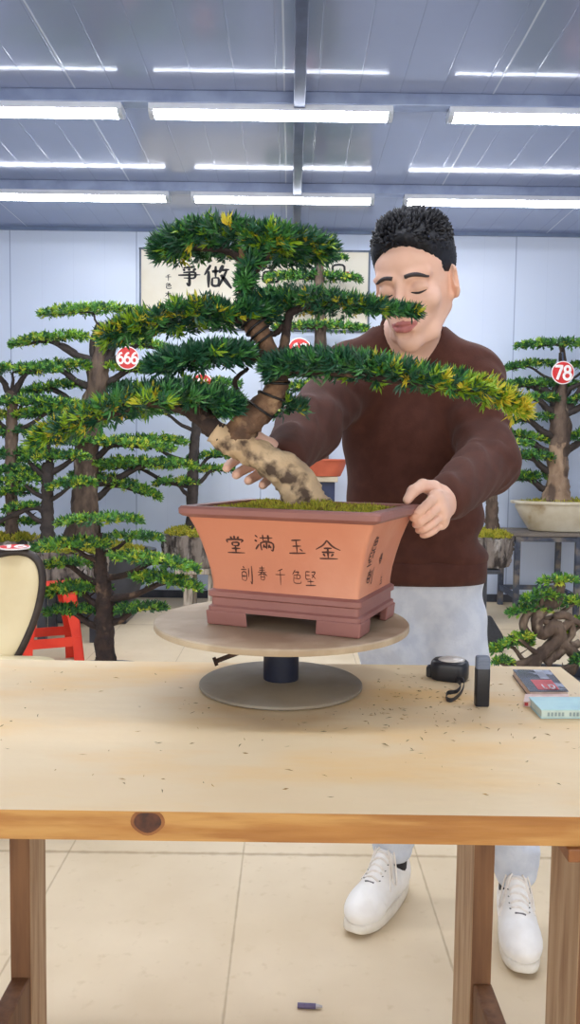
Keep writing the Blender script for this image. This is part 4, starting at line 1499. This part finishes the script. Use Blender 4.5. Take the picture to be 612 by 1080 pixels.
moss_top(TFt, (cF[0], YFt), 52 * YFt / FPX, .17, zp1 - .02, .03, 260)
sF = thing('metal_plant_stand', 'dark metal plant stand with a board top under the cream pot', 'plant stand', (cF[0], 6.15, 0))
x0 = at(545, 560, 5.93)[0] - .01
x1 = x0 + .95
MB().box(((x0 + x1) / 2, 6.15, zp0 - .012), (x1 - x0 + .04, .5, .022)).build('board_top', M_ply, sF, bevel=.003)
four_legs(sF, x0 + .02, x0 + .47, 5.93, 6.37, zp0 - .024, .04, M_metal)
four_legs(sF, x1 - .02, x1 - .02 - .0001, 5.93, 6.37, zp0 - .024, .04, M_metal) if False else None
for a_, b_ in (((x0, 5.93), (x1, 5.93)), ((x0, 6.37), (x1, 6.37)), ((x0, 5.93), (x0, 6.37)), ((x0 + .47, 5.93), (x0 + .47, 6.37))):
    MB().bar((a_[0], a_[1], zp0 - .045), (b_[0], b_[1], zp0 - .045), .035, .035).build('top_rail', M_metal, sF)
for a_, b_ in (((x0 + .02, 6.37), (x0 + .47, 6.37)), ((x0 + .02, 5.93), (x0 + .02, 6.37)), ((x0 + .47, 5.93), (x0 + .47, 6.37))):
    MB().bar((a_[0], a_[1], .14), (b_[0], b_[1], .14), .03, .035).build('low_rail', M_metal, sF)
for y_ in (5.93, 6.37):
    MB().box((x1 - .02, y_, (zp0 - .03) / 2), (.04, .04, zp0 - .03)).build('leg', M_metal, sF)

# G: half hidden behind the person
YG = 5.7
cG = at(516, 565, YG)
zG = at(516, 566, YG)[2]
TG = far_tree('potted_bonsai', 'bonsai in a rough rock planter partly hidden behind the person', YG,
              [(519, 570, 18), (519, 552, 14), (519, 525, 12), (518, 495, 11), (516, 460, 9)],
              [(470, 470, 560, 470, 12, (.2, .2), .6), (470, 500, 545, 498, 12, (.2, .3), .6)],
              M_far_bark, (cG[0], YG, 0))
rock_pot(TG, (cG[0], YG), 25 * YG / FPX, .15, at(516, 597, YG)[2], zG, .14, 3.0)
moss_top(TG, (cG[0], YG), 22 * YG / FPX, .13, zG - .01, .045)
sG = thing('plant_stand', 'small dark stand under the rock planter behind the person', 'plant stand', (cG[0], YG, 0))
zg = at(516, 597, YG)[2] - .012
MB().box((cG[0] - .06, YG, zg - .015), (.24, .24, .03)).build('top', M_dkpot, sG, bevel=.004)
four_legs(sG, cG[0] - .16, cG[0] - .05, YG - .09, YG + .09, zg - .03, .04, M_dkpot)
bb = at(503, 612, 5.35)
rg_ = MB()
rg_.rings([[(bb[0] + dx * s_, 5.35 + dy * s_, z_) for dx, dy in ((-.05, -.03), (.05, -.03), (.06, .03), (-.04, .03))] for z_, s_ in ((0, 1.2), (.1, 1.1), (at(503, 625, 5.35)[2], .8), (at(503, 612, 5.35)[2], 1.15), (at(503, 598, 5.35)[2], .5))])
tag(rg_.build('black_sack', M_blkm, None, loc=(bb[0], 5.35, 0), bevel=.01), 'narrow black sack standing behind the grey trousers under the rock planter', 'sack')
bb = on_z(517, 686, 0)
rg_ = MB()
rg_.rings([[(bb[0] + dx, bb[1] + dy * s_, z_) for dx, dy in ((-.10, -.06), (.02 + ex, -.06), (.02 + ex, .06), (-.10, .06))] for z_, s_, ex in ((0, 1, .0), (.07, 1, .055), (.11, .8, .04), (.21, .3, -.02))])
tag(rg_.build('dustpan', M_blkm, None, loc=(bb[0], bb[1], 0), bevel=.004), 'black pointed plastic scoop on the floor beside the right trouser leg', 'scoop')

# H: small bonsai close behind the bench at left
YH = 2.95
cH = at(110, 700, YH)
TH = far_tree('potted_bonsai', 'small dark-trunked bonsai close behind the workbench, in front of the red stool', YH,
              [(110, 706, 26), (111, 690, 21), (110, 660, 19), (111, 635, 19), (109, 615, 17), (106, 598, 14), (106, 580, 10), (105, 562, 6)],
              [(62, 553, 148, 550, 12, (.3, .3), .5), (36, 580, 112, 576, 15, (.3, .25), .5), (112, 568, 168, 569, 8, (.15, .2), .6), (118, 588, 208, 602, 13, (.25, .35), .5), (140, 610, 210, 622, 15, (.3, .35), .5),
               (48, 598, 94, 596, 10, (.3, .3), .5), (47, 628, 114, 622, 19, (.25, .25), .55), (49, 648, 102, 646, 12, (.1, .15), .6), (118, 645, 174, 642, 9, (.15, .2), .55)],
              M_dark_bark, (cH[0], YH, 0), leaf=5.4, dens=1.0, depth=.5, branch_m=M_dark_bark)
zH = cH[2]
oval_pot(TH, (cH[0], YH), .17, .13, .0, zH - .02, M_dkpot)

# I: gnarled little bonsai at the lower right
YI = 2.95
cI = at(582, 702, YI)
TI = far_tree('potted_bonsai', 'gnarled little bonsai with twisted trunk behind the books', YI,
              [(556, 716, 15), (565, 697, 13), (578, 684, 14), (590, 672, 15), (586, 660, 15), (572, 668, 13), (566, 655, 13), (574, 641, 13), (586, 634, 12), (592, 622, 8), (593, 612, 5)],
              [(571, 616, 607, 614, 11, (.35, .3), .4), (553, 634, 590, 630, 13, (.3, .25), .45), (588, 640, 625, 638, 14, (.3, .3), .5), (537, 648, 580, 645, 13, (.2, .15), .55), (598, 665, 630, 660, 20, (.4, .3), .5),
               (518, 688, 560, 680, 15, (.3, .2), .5), (536, 678, 560, 674, 12, (.5, .4), .4), (519, 702, 540, 700, 11, (.2, .2), .6), (604, 700, 630, 696, 13, (.2, .2), .5)],
              M_far_bark, (cI[0], YI, 0), leaf=5.0, dens=.8, depth=.36, branch_m=M_far_bark,
              forks=[[(590, 676, 14), (606, 690, 12), (604, 706, 10), (596, 716, 9)], [(572, 690, 10), (550, 700, 8), (535, 697, 6)], [(590, 665, 11), (604, 655, 8), (616, 660, 5)],
                     [(560, 672, 10), (552, 660, 9), (558, 646, 9), (572, 640, 8)], [(584, 650, 9), (600, 650, 8), (604, 668, 7), (594, 682, 7)], [(575, 700, 12), (592, 686, 11), (612, 678, 8)]])
oval_pot(TI, (cI[0], YI), .2, .14, .0, cI[2] - .03, M_dkpot)


# ------------------------------------------------------------------ the person behind the bench
M_skin = mat('skin', (232, 190, 168), .5, (226, 180, 156), 14, spec=.4)
M_lip = mat('lips', (190, 118, 112), .45, (180, 108, 104), 60)
M_hair = mat('black_hair', (13, 14, 21), .55, (20, 21, 30), 70, spec=.35)
M_brow = mat('eyebrow_hair', (46, 38, 40), .6, (60, 48, 48), 90)
M_eye = mat('dark_eye', (30, 24, 26), .3, (44, 34, 34), 60)
M_sweat = mat('brown_sweatshirt', (80, 47, 38), .85, (72, 41, 33), 30, sheen=.06, bump=.08, bscale=240, spec=.2)
M_trou = mat('light_grey_sweatpants', (204, 210, 220), .85, (192, 199, 212), 26, sheen=.2, bump=.15, bscale=160, spec=.2)
M_shoe = mat('white_leather', (240, 238, 234), .45, (232, 229, 224), 20)
M_sole = mat('offwhite_sole', (228, 222, 208), .6, (214, 206, 190), 20)
M_lace = mat('white_lace', (236, 230, 222), .7, (224, 216, 206), 60)
M_sock = mat('black_sock', (28, 28, 32), .8, (38, 38, 44), 80)

SHR, SHL = at(497, 402, 1.93), at(366, 400, 1.93)         # shoulders, seen right / seen left
ELR, WRR = at(515, 488, 1.74), at(474, 526, 1.53)
ELL, WRL = at(326, 452, 1.68), at(299, 484, 1.49)
NECK = at(432, 356, 1.90)
PEL = np.array([.305, 1.97, .90])
KNL, KNR = np.array([.275, 1.93, .5]), np.array([.432, 1.90, .5])
ANL, ANR = np.array([.282, 2.055, .10]), np.array([.520, 1.935, .10])
tL, tR = on_z(374, 990, 0), on_z(549, 1032, 0)
hL = tL + np.array([.150, .245, 0]) / np.linalg.norm([.15, .245]) * .288
hR = tR + np.array([.055, .27, 0]) / np.linalg.norm([.055, .27]) * .288
ANL[:2] = (hL * .74 + tL * .26)[:2]
ANR[:2] = (hR * .74 + tR * .26)[:2]
HIL, HIR = PEL + [-.085, 0, -.03], PEL + [.085, 0, -.03]
HC = at(438, 302, 1.73)
HR = rotm(math.radians(-27), math.radians(17), math.radians(-3))
HS = 1.06


def hp(x, y, z):
    return HC + HR @ (np.array([x, y, z]) * HS)


person = thing('person', 'person in a brown sweatshirt and grey sweatpants leaning over the bonsai, both hands on it', 'person', (.36, 1.98, 0))

lo = np.minimum.reduce([WRL + [-.16, -.14, 0], np.array([.1, 1.3, 0])])
hx0, hx1 = HC[0] - .125, HC[0] + .125
F_ = Field(axis(-.14, .62, .009, [(hx0, hx1, .0024), (-.13, .0, .0026), (.19, .32, .0026)]),
           axis(1.33, 2.16, .009, [(1.34, 1.53, .0026), (HC[1] - .15, HC[1] + .13, .0026)]),
           axis(.06, 1.70, .009, [(HC[2] - .15, HC[2] + .15, .0024), (1.0, 1.19, .0026)]))
# frame hidden under the clothes
F_.ell((.30, 1.965, 1.17), (.135, .085, .2), .03)
F_.ell(PEL + [0, 0, .03], (.13, .085, .13), .03)
F_.cone(SHL, SHR, .05, .05, .04)
F_.cone(NECK + [0, .02, -.06], NECK + [0, 0, 0], .07, .058, .04)
for a_, b_, c_ in ((HIL, KNL, ANL), (HIR, KNR, ANR)):
    F_.cone(a_, b_, .065, .05, .03)
    F_.cone(b_, c_ + [0, 0, .09], .045, .028, .02)
    F_.cone(c_ + [0, 0, .09], c_ + [0, 0, .0], .028, .028, .01)
for a_, b_, c_ in ((SHL, ELL, WRL), (SHR, ELR, WRR)):
    F_.cone(a_, b_, .045, .038, .03)
    F_.cone(b_, c_, .038, .027, .02)
# neck and head
F_.cone(NECK, hp(0, .03, -.05), .057, .054, .05)
S_ = HS


def e(c, r, k=.012, op='u', R=None):
    F_.ell(hp(*c), np.array(r) * S_, k, op, HR if R is None else HR @ R)


def cn(a, b, ra, rb, k=.008, op='u'):
    F_.cone(hp(*a), hp(*b), ra * S_, rb * S_, k, op)


e((0, .018, .038), (.074, .092, .082), .01)
e((0, -.024, -.016), (.0615, .064, .082), .02)
e((0, -.03, .045), (.062, .055, .05), .02)
for s in (-1, 1):
    cn((s * .0485, .006, -.046), (s * .034, -.035, -.087), .0165, .013, .02)
    cn((s * .034, -.035, -.087), (0, -.068, -.101), .013, .014, .02)
    e((s * .041, -.058, -.022), (.024, .024, .02), .018)
    cn((s * .046, -.068, .026), (s * .016, -.082, .022), .009, .009, .014)
    e((s * .032, -.094, .006), (.0165, .014, .0105), .014, 's')
    e((s * .032, -.0725, .0035), (.0158, .0135, .0125), .005)
    cn((s * .046, -.0745, .001), (s * .018, -.082, -.0005), .003, .003, .004)
e((0, -.072, -.062), (.034, .026, .03), .018)
e((0, -.070, -.098), (.02, .018, .015), .016)
cn((0, -.081, .016), (0, -.102, -.026), .0075, .0105, .010)
e((0, -.104, -.031), (.0115, .011, .0095), .008)
for s in (-1, 1):
    e((s * .0135, -.0945, -.035), (.0085, .011, .0075), .006)
    e((s * .0065, -.1005, -.0415), (.0035, .005, .003), .003, 's')
# mouth
for s in (-1, 1):
    cn((0, -.0975, -.0595), (s * .013, -.0935, -.0590), .0042, .0040, .005)
    cn((s * .013, -.0935, -.0590), (s * .0245, -.0835, -.0625), .0048, .0022, .005)
    cn((0, -.0955, -.0715), (s * .014, -.0915, -.0700), .0056, .0046, .005)
    cn((s * .014, -.0915, -.0700), (s * .0235, -.0835, -.0640), .0055, .002, .005)
    cn((0, -.1035, -.0652), (s * .019, -.093, -.0640), .0024, .0018, .003, 's')
e((0, -.091, -.083), (.014, .006, .005), .008, 's')
# ears
for s in (-1, 1):
    Re = rotm(math.radians(s * 34), math.radians(-8))
    e((s * .0790, .006, -.001), (.0080, .021, .0320), .008, 'u', Re)
    e((s * .0862, -.002, .003), (.0060, .010, .018), .005, 's', Re)
    e((s * .0685, .004, -.026), (.006, .008, .008), .006)
    e((s * .047, .008, -.018), (.019, .03, .036), .02)


# hands


def build_hand(wr, fs, thumb, rk=.013, wr_r=.025):
    n_ = len(fs)
    for i, (pts, r) in enumerate(fs):
        b0_ = wr * .72 + pts[0] * .28
        F_.cone(b0_, pts[0], rk * 1.15, rk * .92, .012)
        F_.cone(wr, b0_, wr_r * .8, rk * 1.1, .014)
    for i in range(n_ - 1):
        F_.cone(fs[i][0][0] * .92 + wr * .08, fs[i + 1][0][0] * .92 + wr * .08, rk * .85, rk * .85, .01)
    for pts, r in fs:
        S1_ = spline(np.array(pts), 7)
        rr = np.linspace(r, r * .82, 7)
        for j in range(6):
            F_.cone(S1_[j], S1_[j + 1], rr[j], rr[j + 1], .0022)
    T = [wr * .75 + thumb[0] * .25] + list(thumb)
    rs = [.018, .0145, .0115, .0105, .0085][:len(T)]
    for j in range(len(T) - 1):
        F_.cone(T[j], T[j + 1], rs[j], rs[j + 1], .008 if j == 0 else .004)


build_hand(WRR, [([at(459, 524, 1.425), at(450, 533, 1.402), at(441, 541, 1.396), at(436, 546, 1.405)], .0088),
                 ([at(463, 534, 1.430), at(453, 543, 1.408), at(444, 550, 1.402), at(439, 553, 1.412)], .0090),
                 ([at(465, 544, 1.440), at(456, 552, 1.420), at(448, 557, 1.416), at(442, 559, 1.425)], .0085),
                 ([at(465, 552, 1.455), at(458, 559, 1.438), at(451, 563, 1.436), at(446, 564, 1.445)], .0076)],
           [at(457, 515, 1.475), at(446, 512, 1.450), at(436, 518, 1.432), at(430, 527, 1.425)])
build_hand(WRL, [([at(270, 478, 1.470), at(254, 483, 1.466), at(243, 489, 1.450), at(239, 494, 1.428)], .0092),
                 ([at(274, 487, 1.470), at(262, 493, 1.466), at(253, 498, 1.448), at(249, 501, 1.425)], .0096),
                 ([at(280, 494, 1.470), at(272, 501, 1.464), at(265, 505, 1.446), at(262, 507, 1.424)], .0094),
                 ([at(288, 499, 1.470), at(283, 506, 1.464), at(279, 510, 1.450), at(277, 512, 1.430)], .0088)],
           [at(284, 470, 1.460), at(272, 462, 1.448), at(262, 460, 1.435), at(255, 462, 1.428)])
V, Q = F_.nets()
cen = V[Q].mean(1)
loc = ((cen - HC) @ HR) / HS
lip = (np.abs(loc[:, 0]) < .0255) & (loc[:, 1] < -.082) & (loc[:, 2] < -.0535 - .004 * (np.abs(loc[:, 0]) / .025)) & \
      (loc[:, 2] > -.0785 + .014 * (np.abs(loc[:, 0]) / .0255) ** 2)
np_mesh('body', V, Q, [M_skin, M_lip], person, lip.astype(int))


def face_y(x, z):
    ys = np.linspace(-.13, -.02, 120)
    for y in ys:
        if F_.sample(hp(x, y, z)) < 0:
            return y
    return -.06


for s in (-1, 1):
    bm_ = MB()
    pts, rs = [], []
    for t_ in np.linspace(0, 1, 12):
        x = s * (.0125 + .040 * t_)
        z = .0235 + .0055 * math.sin(PI * min(1, t_ * .95 + .1)) - .004 * t_
        pts.append(hp(x, face_y(x, z) - .0006, z))
        rs.append((.0040 if t_ < .6 else .0040 * (1.45 - t_) / .85) * HS)
    bm_.tube(pts, rs, 8)
    bm_.build('eyebrow', M_brow, person, smooth=True)
    ey = MB()
    pts, rs = [], []
    for t_ in np.linspace(0, 1, 12):
        x = s * (.0185 + .028 * t_)
        z = -.0045 + .0006 * t_ - .0030 * math.sin(PI * t_)
        pts.append(hp(x, face_y(x, z) - .0001, z))
        rs.append(.0009 + .0018 * math.sin(PI * t_))
    ey.tube(pts, rs, 8)
    ey.build('eye', M_eye, person, smooth=True)

# hair
h0 = .0030
FH = Field(np.arange(HC[0] - .13, HC[0] + .13, h0), np.arange(HC[1] - .15, HC[1] + .16, h0), np.arange(HC[2] - .12, HC[2] + .19, h0))
FH.ell(hp(0, .020, .050), np.array((.0790, .098, .084)) * HS, .01, 'u', HR)
FH.ell(hp(0, -.006, .082), np.array((.069, .080, .042)) * HS, .03, 'u', HR)


def cutf(X, Y, Z):
    x = ((X - HC[0]) * HR[0, 0] + (Y - HC[1]) * HR[1, 0] + (Z - HC[2]) * HR[2, 0]) / HS
    y = ((X - HC[0]) * HR[0, 1] + (Y - HC[1]) * HR[1, 1] + (Z - HC[2]) * HR[2, 1]) / HS
    z = ((X - HC[0]) * HR[0, 2] + (Y - HC[1]) * HR[1, 2] + (Z - HC[2]) * HR[2, 2]) / HS
    f1 = -.90 * (y + .068) - .44 * (z - .074) + .0008 * np.sin(x * 320) + .0006 * np.sin(x * 610 + 1)
    f2 = -z - .045 - .3 * y
    f3 = np.minimum(-z + .012, -(y + .0) + .035)                  # bare skin round the ears and temples
    return np.maximum(np.maximum(f1, f2), f3)


FH.apply(cutf, [a[0] for a in FH.ax], [a[-1] for a in FH.ax], .012, 'i', 0)
# short side hair just proud of the skull
FH.apply(lambda X, Y, Z: .0016 * np.sin(X * 900) * np.sin(Y * 900 + Z * 500), [a[0] for a in FH.ax], [a[-1] for a in FH.ax], .01, 'add', 0)
V, Q = FH.nets()
Vh = [V]
Qh = [np.sort(Q, 1)[:, :0]]
spk = MB()
spk.add(V, Q.tolist())
rng = np.random.default_rng(5)
cnt = 0
while cnt < 1300:
    d_ = rng.normal(size=3)
    d_ /= np.linalg.norm(d_)
    if d_[2] < -.1:
        continue
    c_ = np.array([0, .010, .062])
    p = None
    for t_ in np.linspace(.15, .05, 60):
        if FH.sample(hp(*(c_ + d_ * t_))) < 0:
            p = c_ + d_ * t_
            break
    if p is None or p[2] < .05 or t_ < .062:
        continue
    top = min(1.0, max(0.0, (p[2] - .075) / .05))
    ln = rng.uniform(.013, .021) * (.35 + .75 * top)
    dr = d_ * (.25 + .35 * top) + np.array([.3 * p[0] / .07 + .22 * math.sin(p[1] * 70 + p[0] * 30) + rng.normal(0, .08), .30 + .2 * math.sin(p[0] * 80) + rng.normal(0, .08), .45 * top - .5 * (1 - top) + rng.normal(0, .06)])
    dr /= np.linalg.norm(dr)
    b0_ = p - d_ * .005
    mid_ = b0_ + dr * ln * .55 + d_ * ln * .30
    end_ = b0_ + dr * ln * 1.1 + d_ * ln * .05
    spk.tube([hp(*b0_), hp(*mid_), hp(*end_)], [.0042, .0034, .0006], 6)
    cnt += 1
spk.build('hair', M_hair, person, smooth=True)

# sweatshirt
g = .0055
FS = Field(np.arange(-.06, .56, g), np.arange(1.44, 2.16, g), np.arange(.84, 1.46, g))
FS.ell((.297, 1.955, 1.20), (.172, .118, .19), .05)
FS.ell((.302, 1.95, 1.02), (.165, .122, .16), .06)
FS.cone((.24, 1.955, .915), (.37, 1.955, .915), .112, .112, .05, sc=(1, 1, .42))
FS.cone(SHL, SHR, .066, .066, .05)
FS.cone(SHL + [.02, 0, .015], NECK + [-.02, .01, .0], .058, .062, .05)
FS.cone(SHR + [-.02, 0, .015], NECK + [.02, .01, .0], .058, .062, .05)
for (a_, b_, c_, dv1, dv2) in ((SHL, ELL, WRL, (.3, .3, .9), (-.3, -.6, .75)), (SHR, ELR, WRR, (.25, .5, .85), (-.55, -.5, .7))):
    FS.cone(a_, b_, .072, .060, .045, rip=(.0032, dv1, .058, 1.0))
    FS.cone(b_, c_ * .96 + b_ * .04, .062, .043, .035, rip=(.0052, dv2, .034, .4))
    u_ = (c_ - b_) / np.linalg.norm(c_ - b_)
    FS.cone(c_ - u_ * .03, c_ + u_ * .012, .041, .037, .006)
# chest folds: sag towards the waist and pull from the armpits


def folds(X, Y, Z):
    q_ = Z * 60 + 18 * (X - .3) + 3 * np.sin(X * 22)
    wv = np.exp(-((Z - .99) / .07) ** 2)
    f = .0045 * wv * np.sin(q_)
    f = f + .003 * np.exp(-((Z - 1.25) / .09) ** 2) * np.sin((X - .3) * 75 * np.sign(X - .3) + Z * 30)
    return f + 0 * Y


FS.apply(folds, (.12, 1.7, .9), (.48, 2.1, 1.34), .01, 'add', 0)
# ribbed hem, flat bottom, neck opening
FS.apply(lambda X, Y, Z: .868 - Z + 0 * X + 0 * Y, [a[0] for a in FS.ax], [a[-1] for a in FS.ax], .008, 'i', 0)
nd = hp(0, .03, -.05) - NECK
nd /= np.linalg.norm(nd)
FS.cone(NECK - nd * .02, NECK + nd * .10, .0575, .068, .006, 's')
V, Q = FS.nets()
sweater = np_mesh('sweatshirt', V, Q, M_sweat, person)
n1 = np.cross(nd, [0, 1, 0])
n1 /= np.linalg.norm(n1)
n2 = np.cross(n1, nd)
cb = NECK + nd * .017
MB().tube([cb + (n1 * math.cos(a_) * .0655 + n2 * math.sin(a_) * .0655) - nd * .014 * math.sin(a_) * (1 if n2[1] < 0 else -1) for a_ in np.linspace(0, 2 * PI, 48, endpoint=False)], .0095, 10, closed=True).build('collar', M_sweat, sweater, smooth=True)
hm = MB()
a_ = np.linspace(0, 2 * PI, 140, endpoint=False)
rb = 1 + .006 * np.sin(a_ * 70)
sq_ = lambda k_: np.sign(k_) * np.abs(k_) ** .85
rg = [np.stack([.304 + .172 * s_ * rb * sq_(np.cos(a_)), 1.955 + .118 * s_ * rb * sq_(np.sin(a_)), np.full(140, z_)], 1) for z_, s_ in ((.858, .97), (.856, 1.0), (.875, 1.02), (.905, 1.02), (.912, .99))]
hm.rings(rg)
hm.build('hem', M_sweat, sweater, smooth=True)

# trousers
g = .007
FT = Field(np.arange(.05, .62, g), np.arange(1.75, 2.18, g), np.arange(.10, 1.0, g))
FT.ell(PEL + [0, 0, .0], (.152, .112, .13), .04)
for (a_, b_, c_, dv) in ((HIL, KNL, ANL, (.4, .1, .9)), (HIR, KNR, ANR, (-.4, .1, .9))):
    FT.cone(a_ + [0, 0, -.02], b_, .085, .070, .05, rip=(.005, dv, .12, .5))
    FT.cone(b_, c_ + [0, 0, .09], .070, .058, .04, rip=(.006, dv, .085, 1.2))
    FT.cone(c_ + [0, .0, .10], c_ + [0, .0, .045], .060, .053, .012, rip=(.0045, (.25, .1, .96), .034, .2))
FT.apply(lambda X, Y, Z: (Z - .915) + 0 * X + 0 * Y, [a[0] for a in FT.ax], [a[-1] for a in FT.ax], .006, 'i', 0)
V, Q = FT.nets()
np_mesh('trousers', V, Q, M_trou, person)


# shoes
def make_shoe(heel, toe, left):
    """heel and toe points on the floor"""
    heel, toe = np.asarray(heel), np.asarray(toe)
    d_ = toe - heel
    Ls = np.linalg.norm(d_)
    fx = d_ / Ls
    fy = np.array([-fx[1], fx[0], 0])
    o_ = (heel + toe) / 2
    k_ = Ls / .285
    Rs = np.array([fx, fy, [0, 0, 1]]).T

    def lp(x, y, z):
        return o_ + Rs @ (np.array([x, y, z]) * k_)
    bb_ = [lp(x, y, z) for x in (-.17, .17) for y in (-.08, .08) for z in (-.01, .17)]
    lo_, hi_ = np.min(bb_, 0), np.max(bb_, 0)
    lo_[2] = -.01
    g_ = .0032
    U = Field(*[np.arange(a, b, g_) for a, b in zip(lo_, hi_)])
    bn = .006 * (1 if left else -1)

    def el(c, r, k=.012, op='u', R=None):
        U.ell(lp(*c), np.array(r) * k_, k, op, Rs if R is None else Rs @ R)
    el((.080, bn, .045), (.062, .046, .037), .012)
    el((.045, bn * .5, .055), (.07, .044, .042), .02)
    el((-.01, 0, .062), (.06, .040, .048), .025)
    el((-.092, 0, .065), (.046, .037, .055), .02)
    el((-.055, 0, .06), (.05, .037, .045), .03)
    U.cone(lp(.035, 0, .085), lp(-.022, 0, .128), .026 * k_, .026 * k_, .015)
    U.cone(lp(-.058, 0, .14), lp(-.066, 0, .09), .031 * k_, .027 * k_, .008, 's')
    U.apply(lambda X, Y, Z: .022 - Z + 0 * X + 0 * Y, lo_, hi_, .004, 'i', 0)
    # toe cap and side panel seams
    for i in range(7):
        t0, t1 = -1 + i * 2 / 7, -1 + (i + 1) * 2 / 7
        f = lambda t: lp(.062 + .022 * (1 - t * t), bn + t * .050, .083 - .030 * t * t)
        U.cone(f(t0), f(t1), .0016, .0016, .002, 's')
    V_, Q_ = U.nets()
    up = np_mesh('shoe', V_, Q_, M_shoe, person)
    so = MB()
    a2 = np.linspace(0, 2 * PI, 64, endpoint=False)
    base = []
    for a in a2:
        x = .1425 * math.cos(a)
        wy = .044 - .010 * max(0, -math.cos(a)) * .8 + .005 * max(0, math.cos(a))
        y = wy * np.sign(math.sin(a)) * abs(math.sin(a)) ** .62 + bn * (.5 + .5 * math.cos(a))
        base.append((x, y))
    rg_ = []
    for z_, s_ in ((0.0005, .95), (.004, 1.0), (.016, 1.03), (.026, 1.02), (.030, .98), (.031, .85)):
        lift = [.010 * max(0, x / .1425 - .55) ** 1.0 * 2 if z_ < .01 else 0 for x, y in base]
        rg_.append([lp(x * s_, y * s_, z_ + l_) for (x, y), l_ in zip(base, lift)])
    so.rings(rg_)
    so.build('sole', M_sole, up, smooth=True, auto=50)

    def surf(x, y):
        for z in np.linspace(.16, .03, 66):
            if U.sample(lp(x, y, z)) < 0:
                return z
        return .05
    for i in range(6):
        x = .048 - i * .0135
        wd = .019 + .001 * i
        la = MB()
        pts = [lp(x - .006 * (t if i % 2 else -t) / 1.0 * .5, bn * .5 + wd * t, surf(x, bn * .5 + wd * t) + .0018) for t in np.linspace(-1, 1, 9)]
        la.tube(pts, .0028, 7)
        la.build('lace', M_lace, up, smooth=True)
    kn = lp(-.030, 0, surf(-.030, 0) + .005)
    for s in (-1, 1):
        la = MB()
        lpp = lambda x, y, dz: lp(x, y, surf(x, max(-.04, min(.04, y))) + dz)
        la.tube(spline([kn, lpp(-.024, s * .022, .012), lpp(-.008, s * .040, .008), lpp(.006, s * .036, .004), lpp(-.012, s * .018, .006), kn], 24), .0022, 7)
        la.tube(spline([kn, lpp(-.012, s * .014, .008), lpp(.012, s * .030, .004), lpp(.03, s * .040, .0035)], 14), .0021, 7)
        la.build('lace', M_lace, up, smooth=True)
    for x, wd in ((.058, .012),):
        MB().tube([lp(x, bn * .6 + t * wd, surf(x, bn * .6 + t * wd) + .0006) for t in np.linspace(-1, 1, 5)], .0022, 6).build('lace_tag', mat('grey_lace_tag', (116, 112, 112), .5, (100, 96, 96), 60), up)
    for s in (-1, 1):
        hl = MB()
        for i in range(5):
            x = .046 - i * .0135
            y = bn * .5 + s * (.021 + .001 * i)
            p = lp(x, y, surf(x, y) + .0004)
            hl.tube([p, p + [0, 0, .0012]], .0026, 8)
        hl.build('eyelets', mat('eyelet_grey', (96, 92, 92), .5, (80, 78, 78), 60), up)
    return lp


for h_, t_, l_, A_ in ((hL, tL, False, ANL), (hR, tR, True, ANR)):
    make_shoe(h_, t_, l_)
    MB().tube([[A_[0], A_[1], .075], [A_[0], A_[1], .12], [A_[0], A_[1], .16]], [.038, .039, .042], 20).build('sock', M_sock, person, smooth=True)
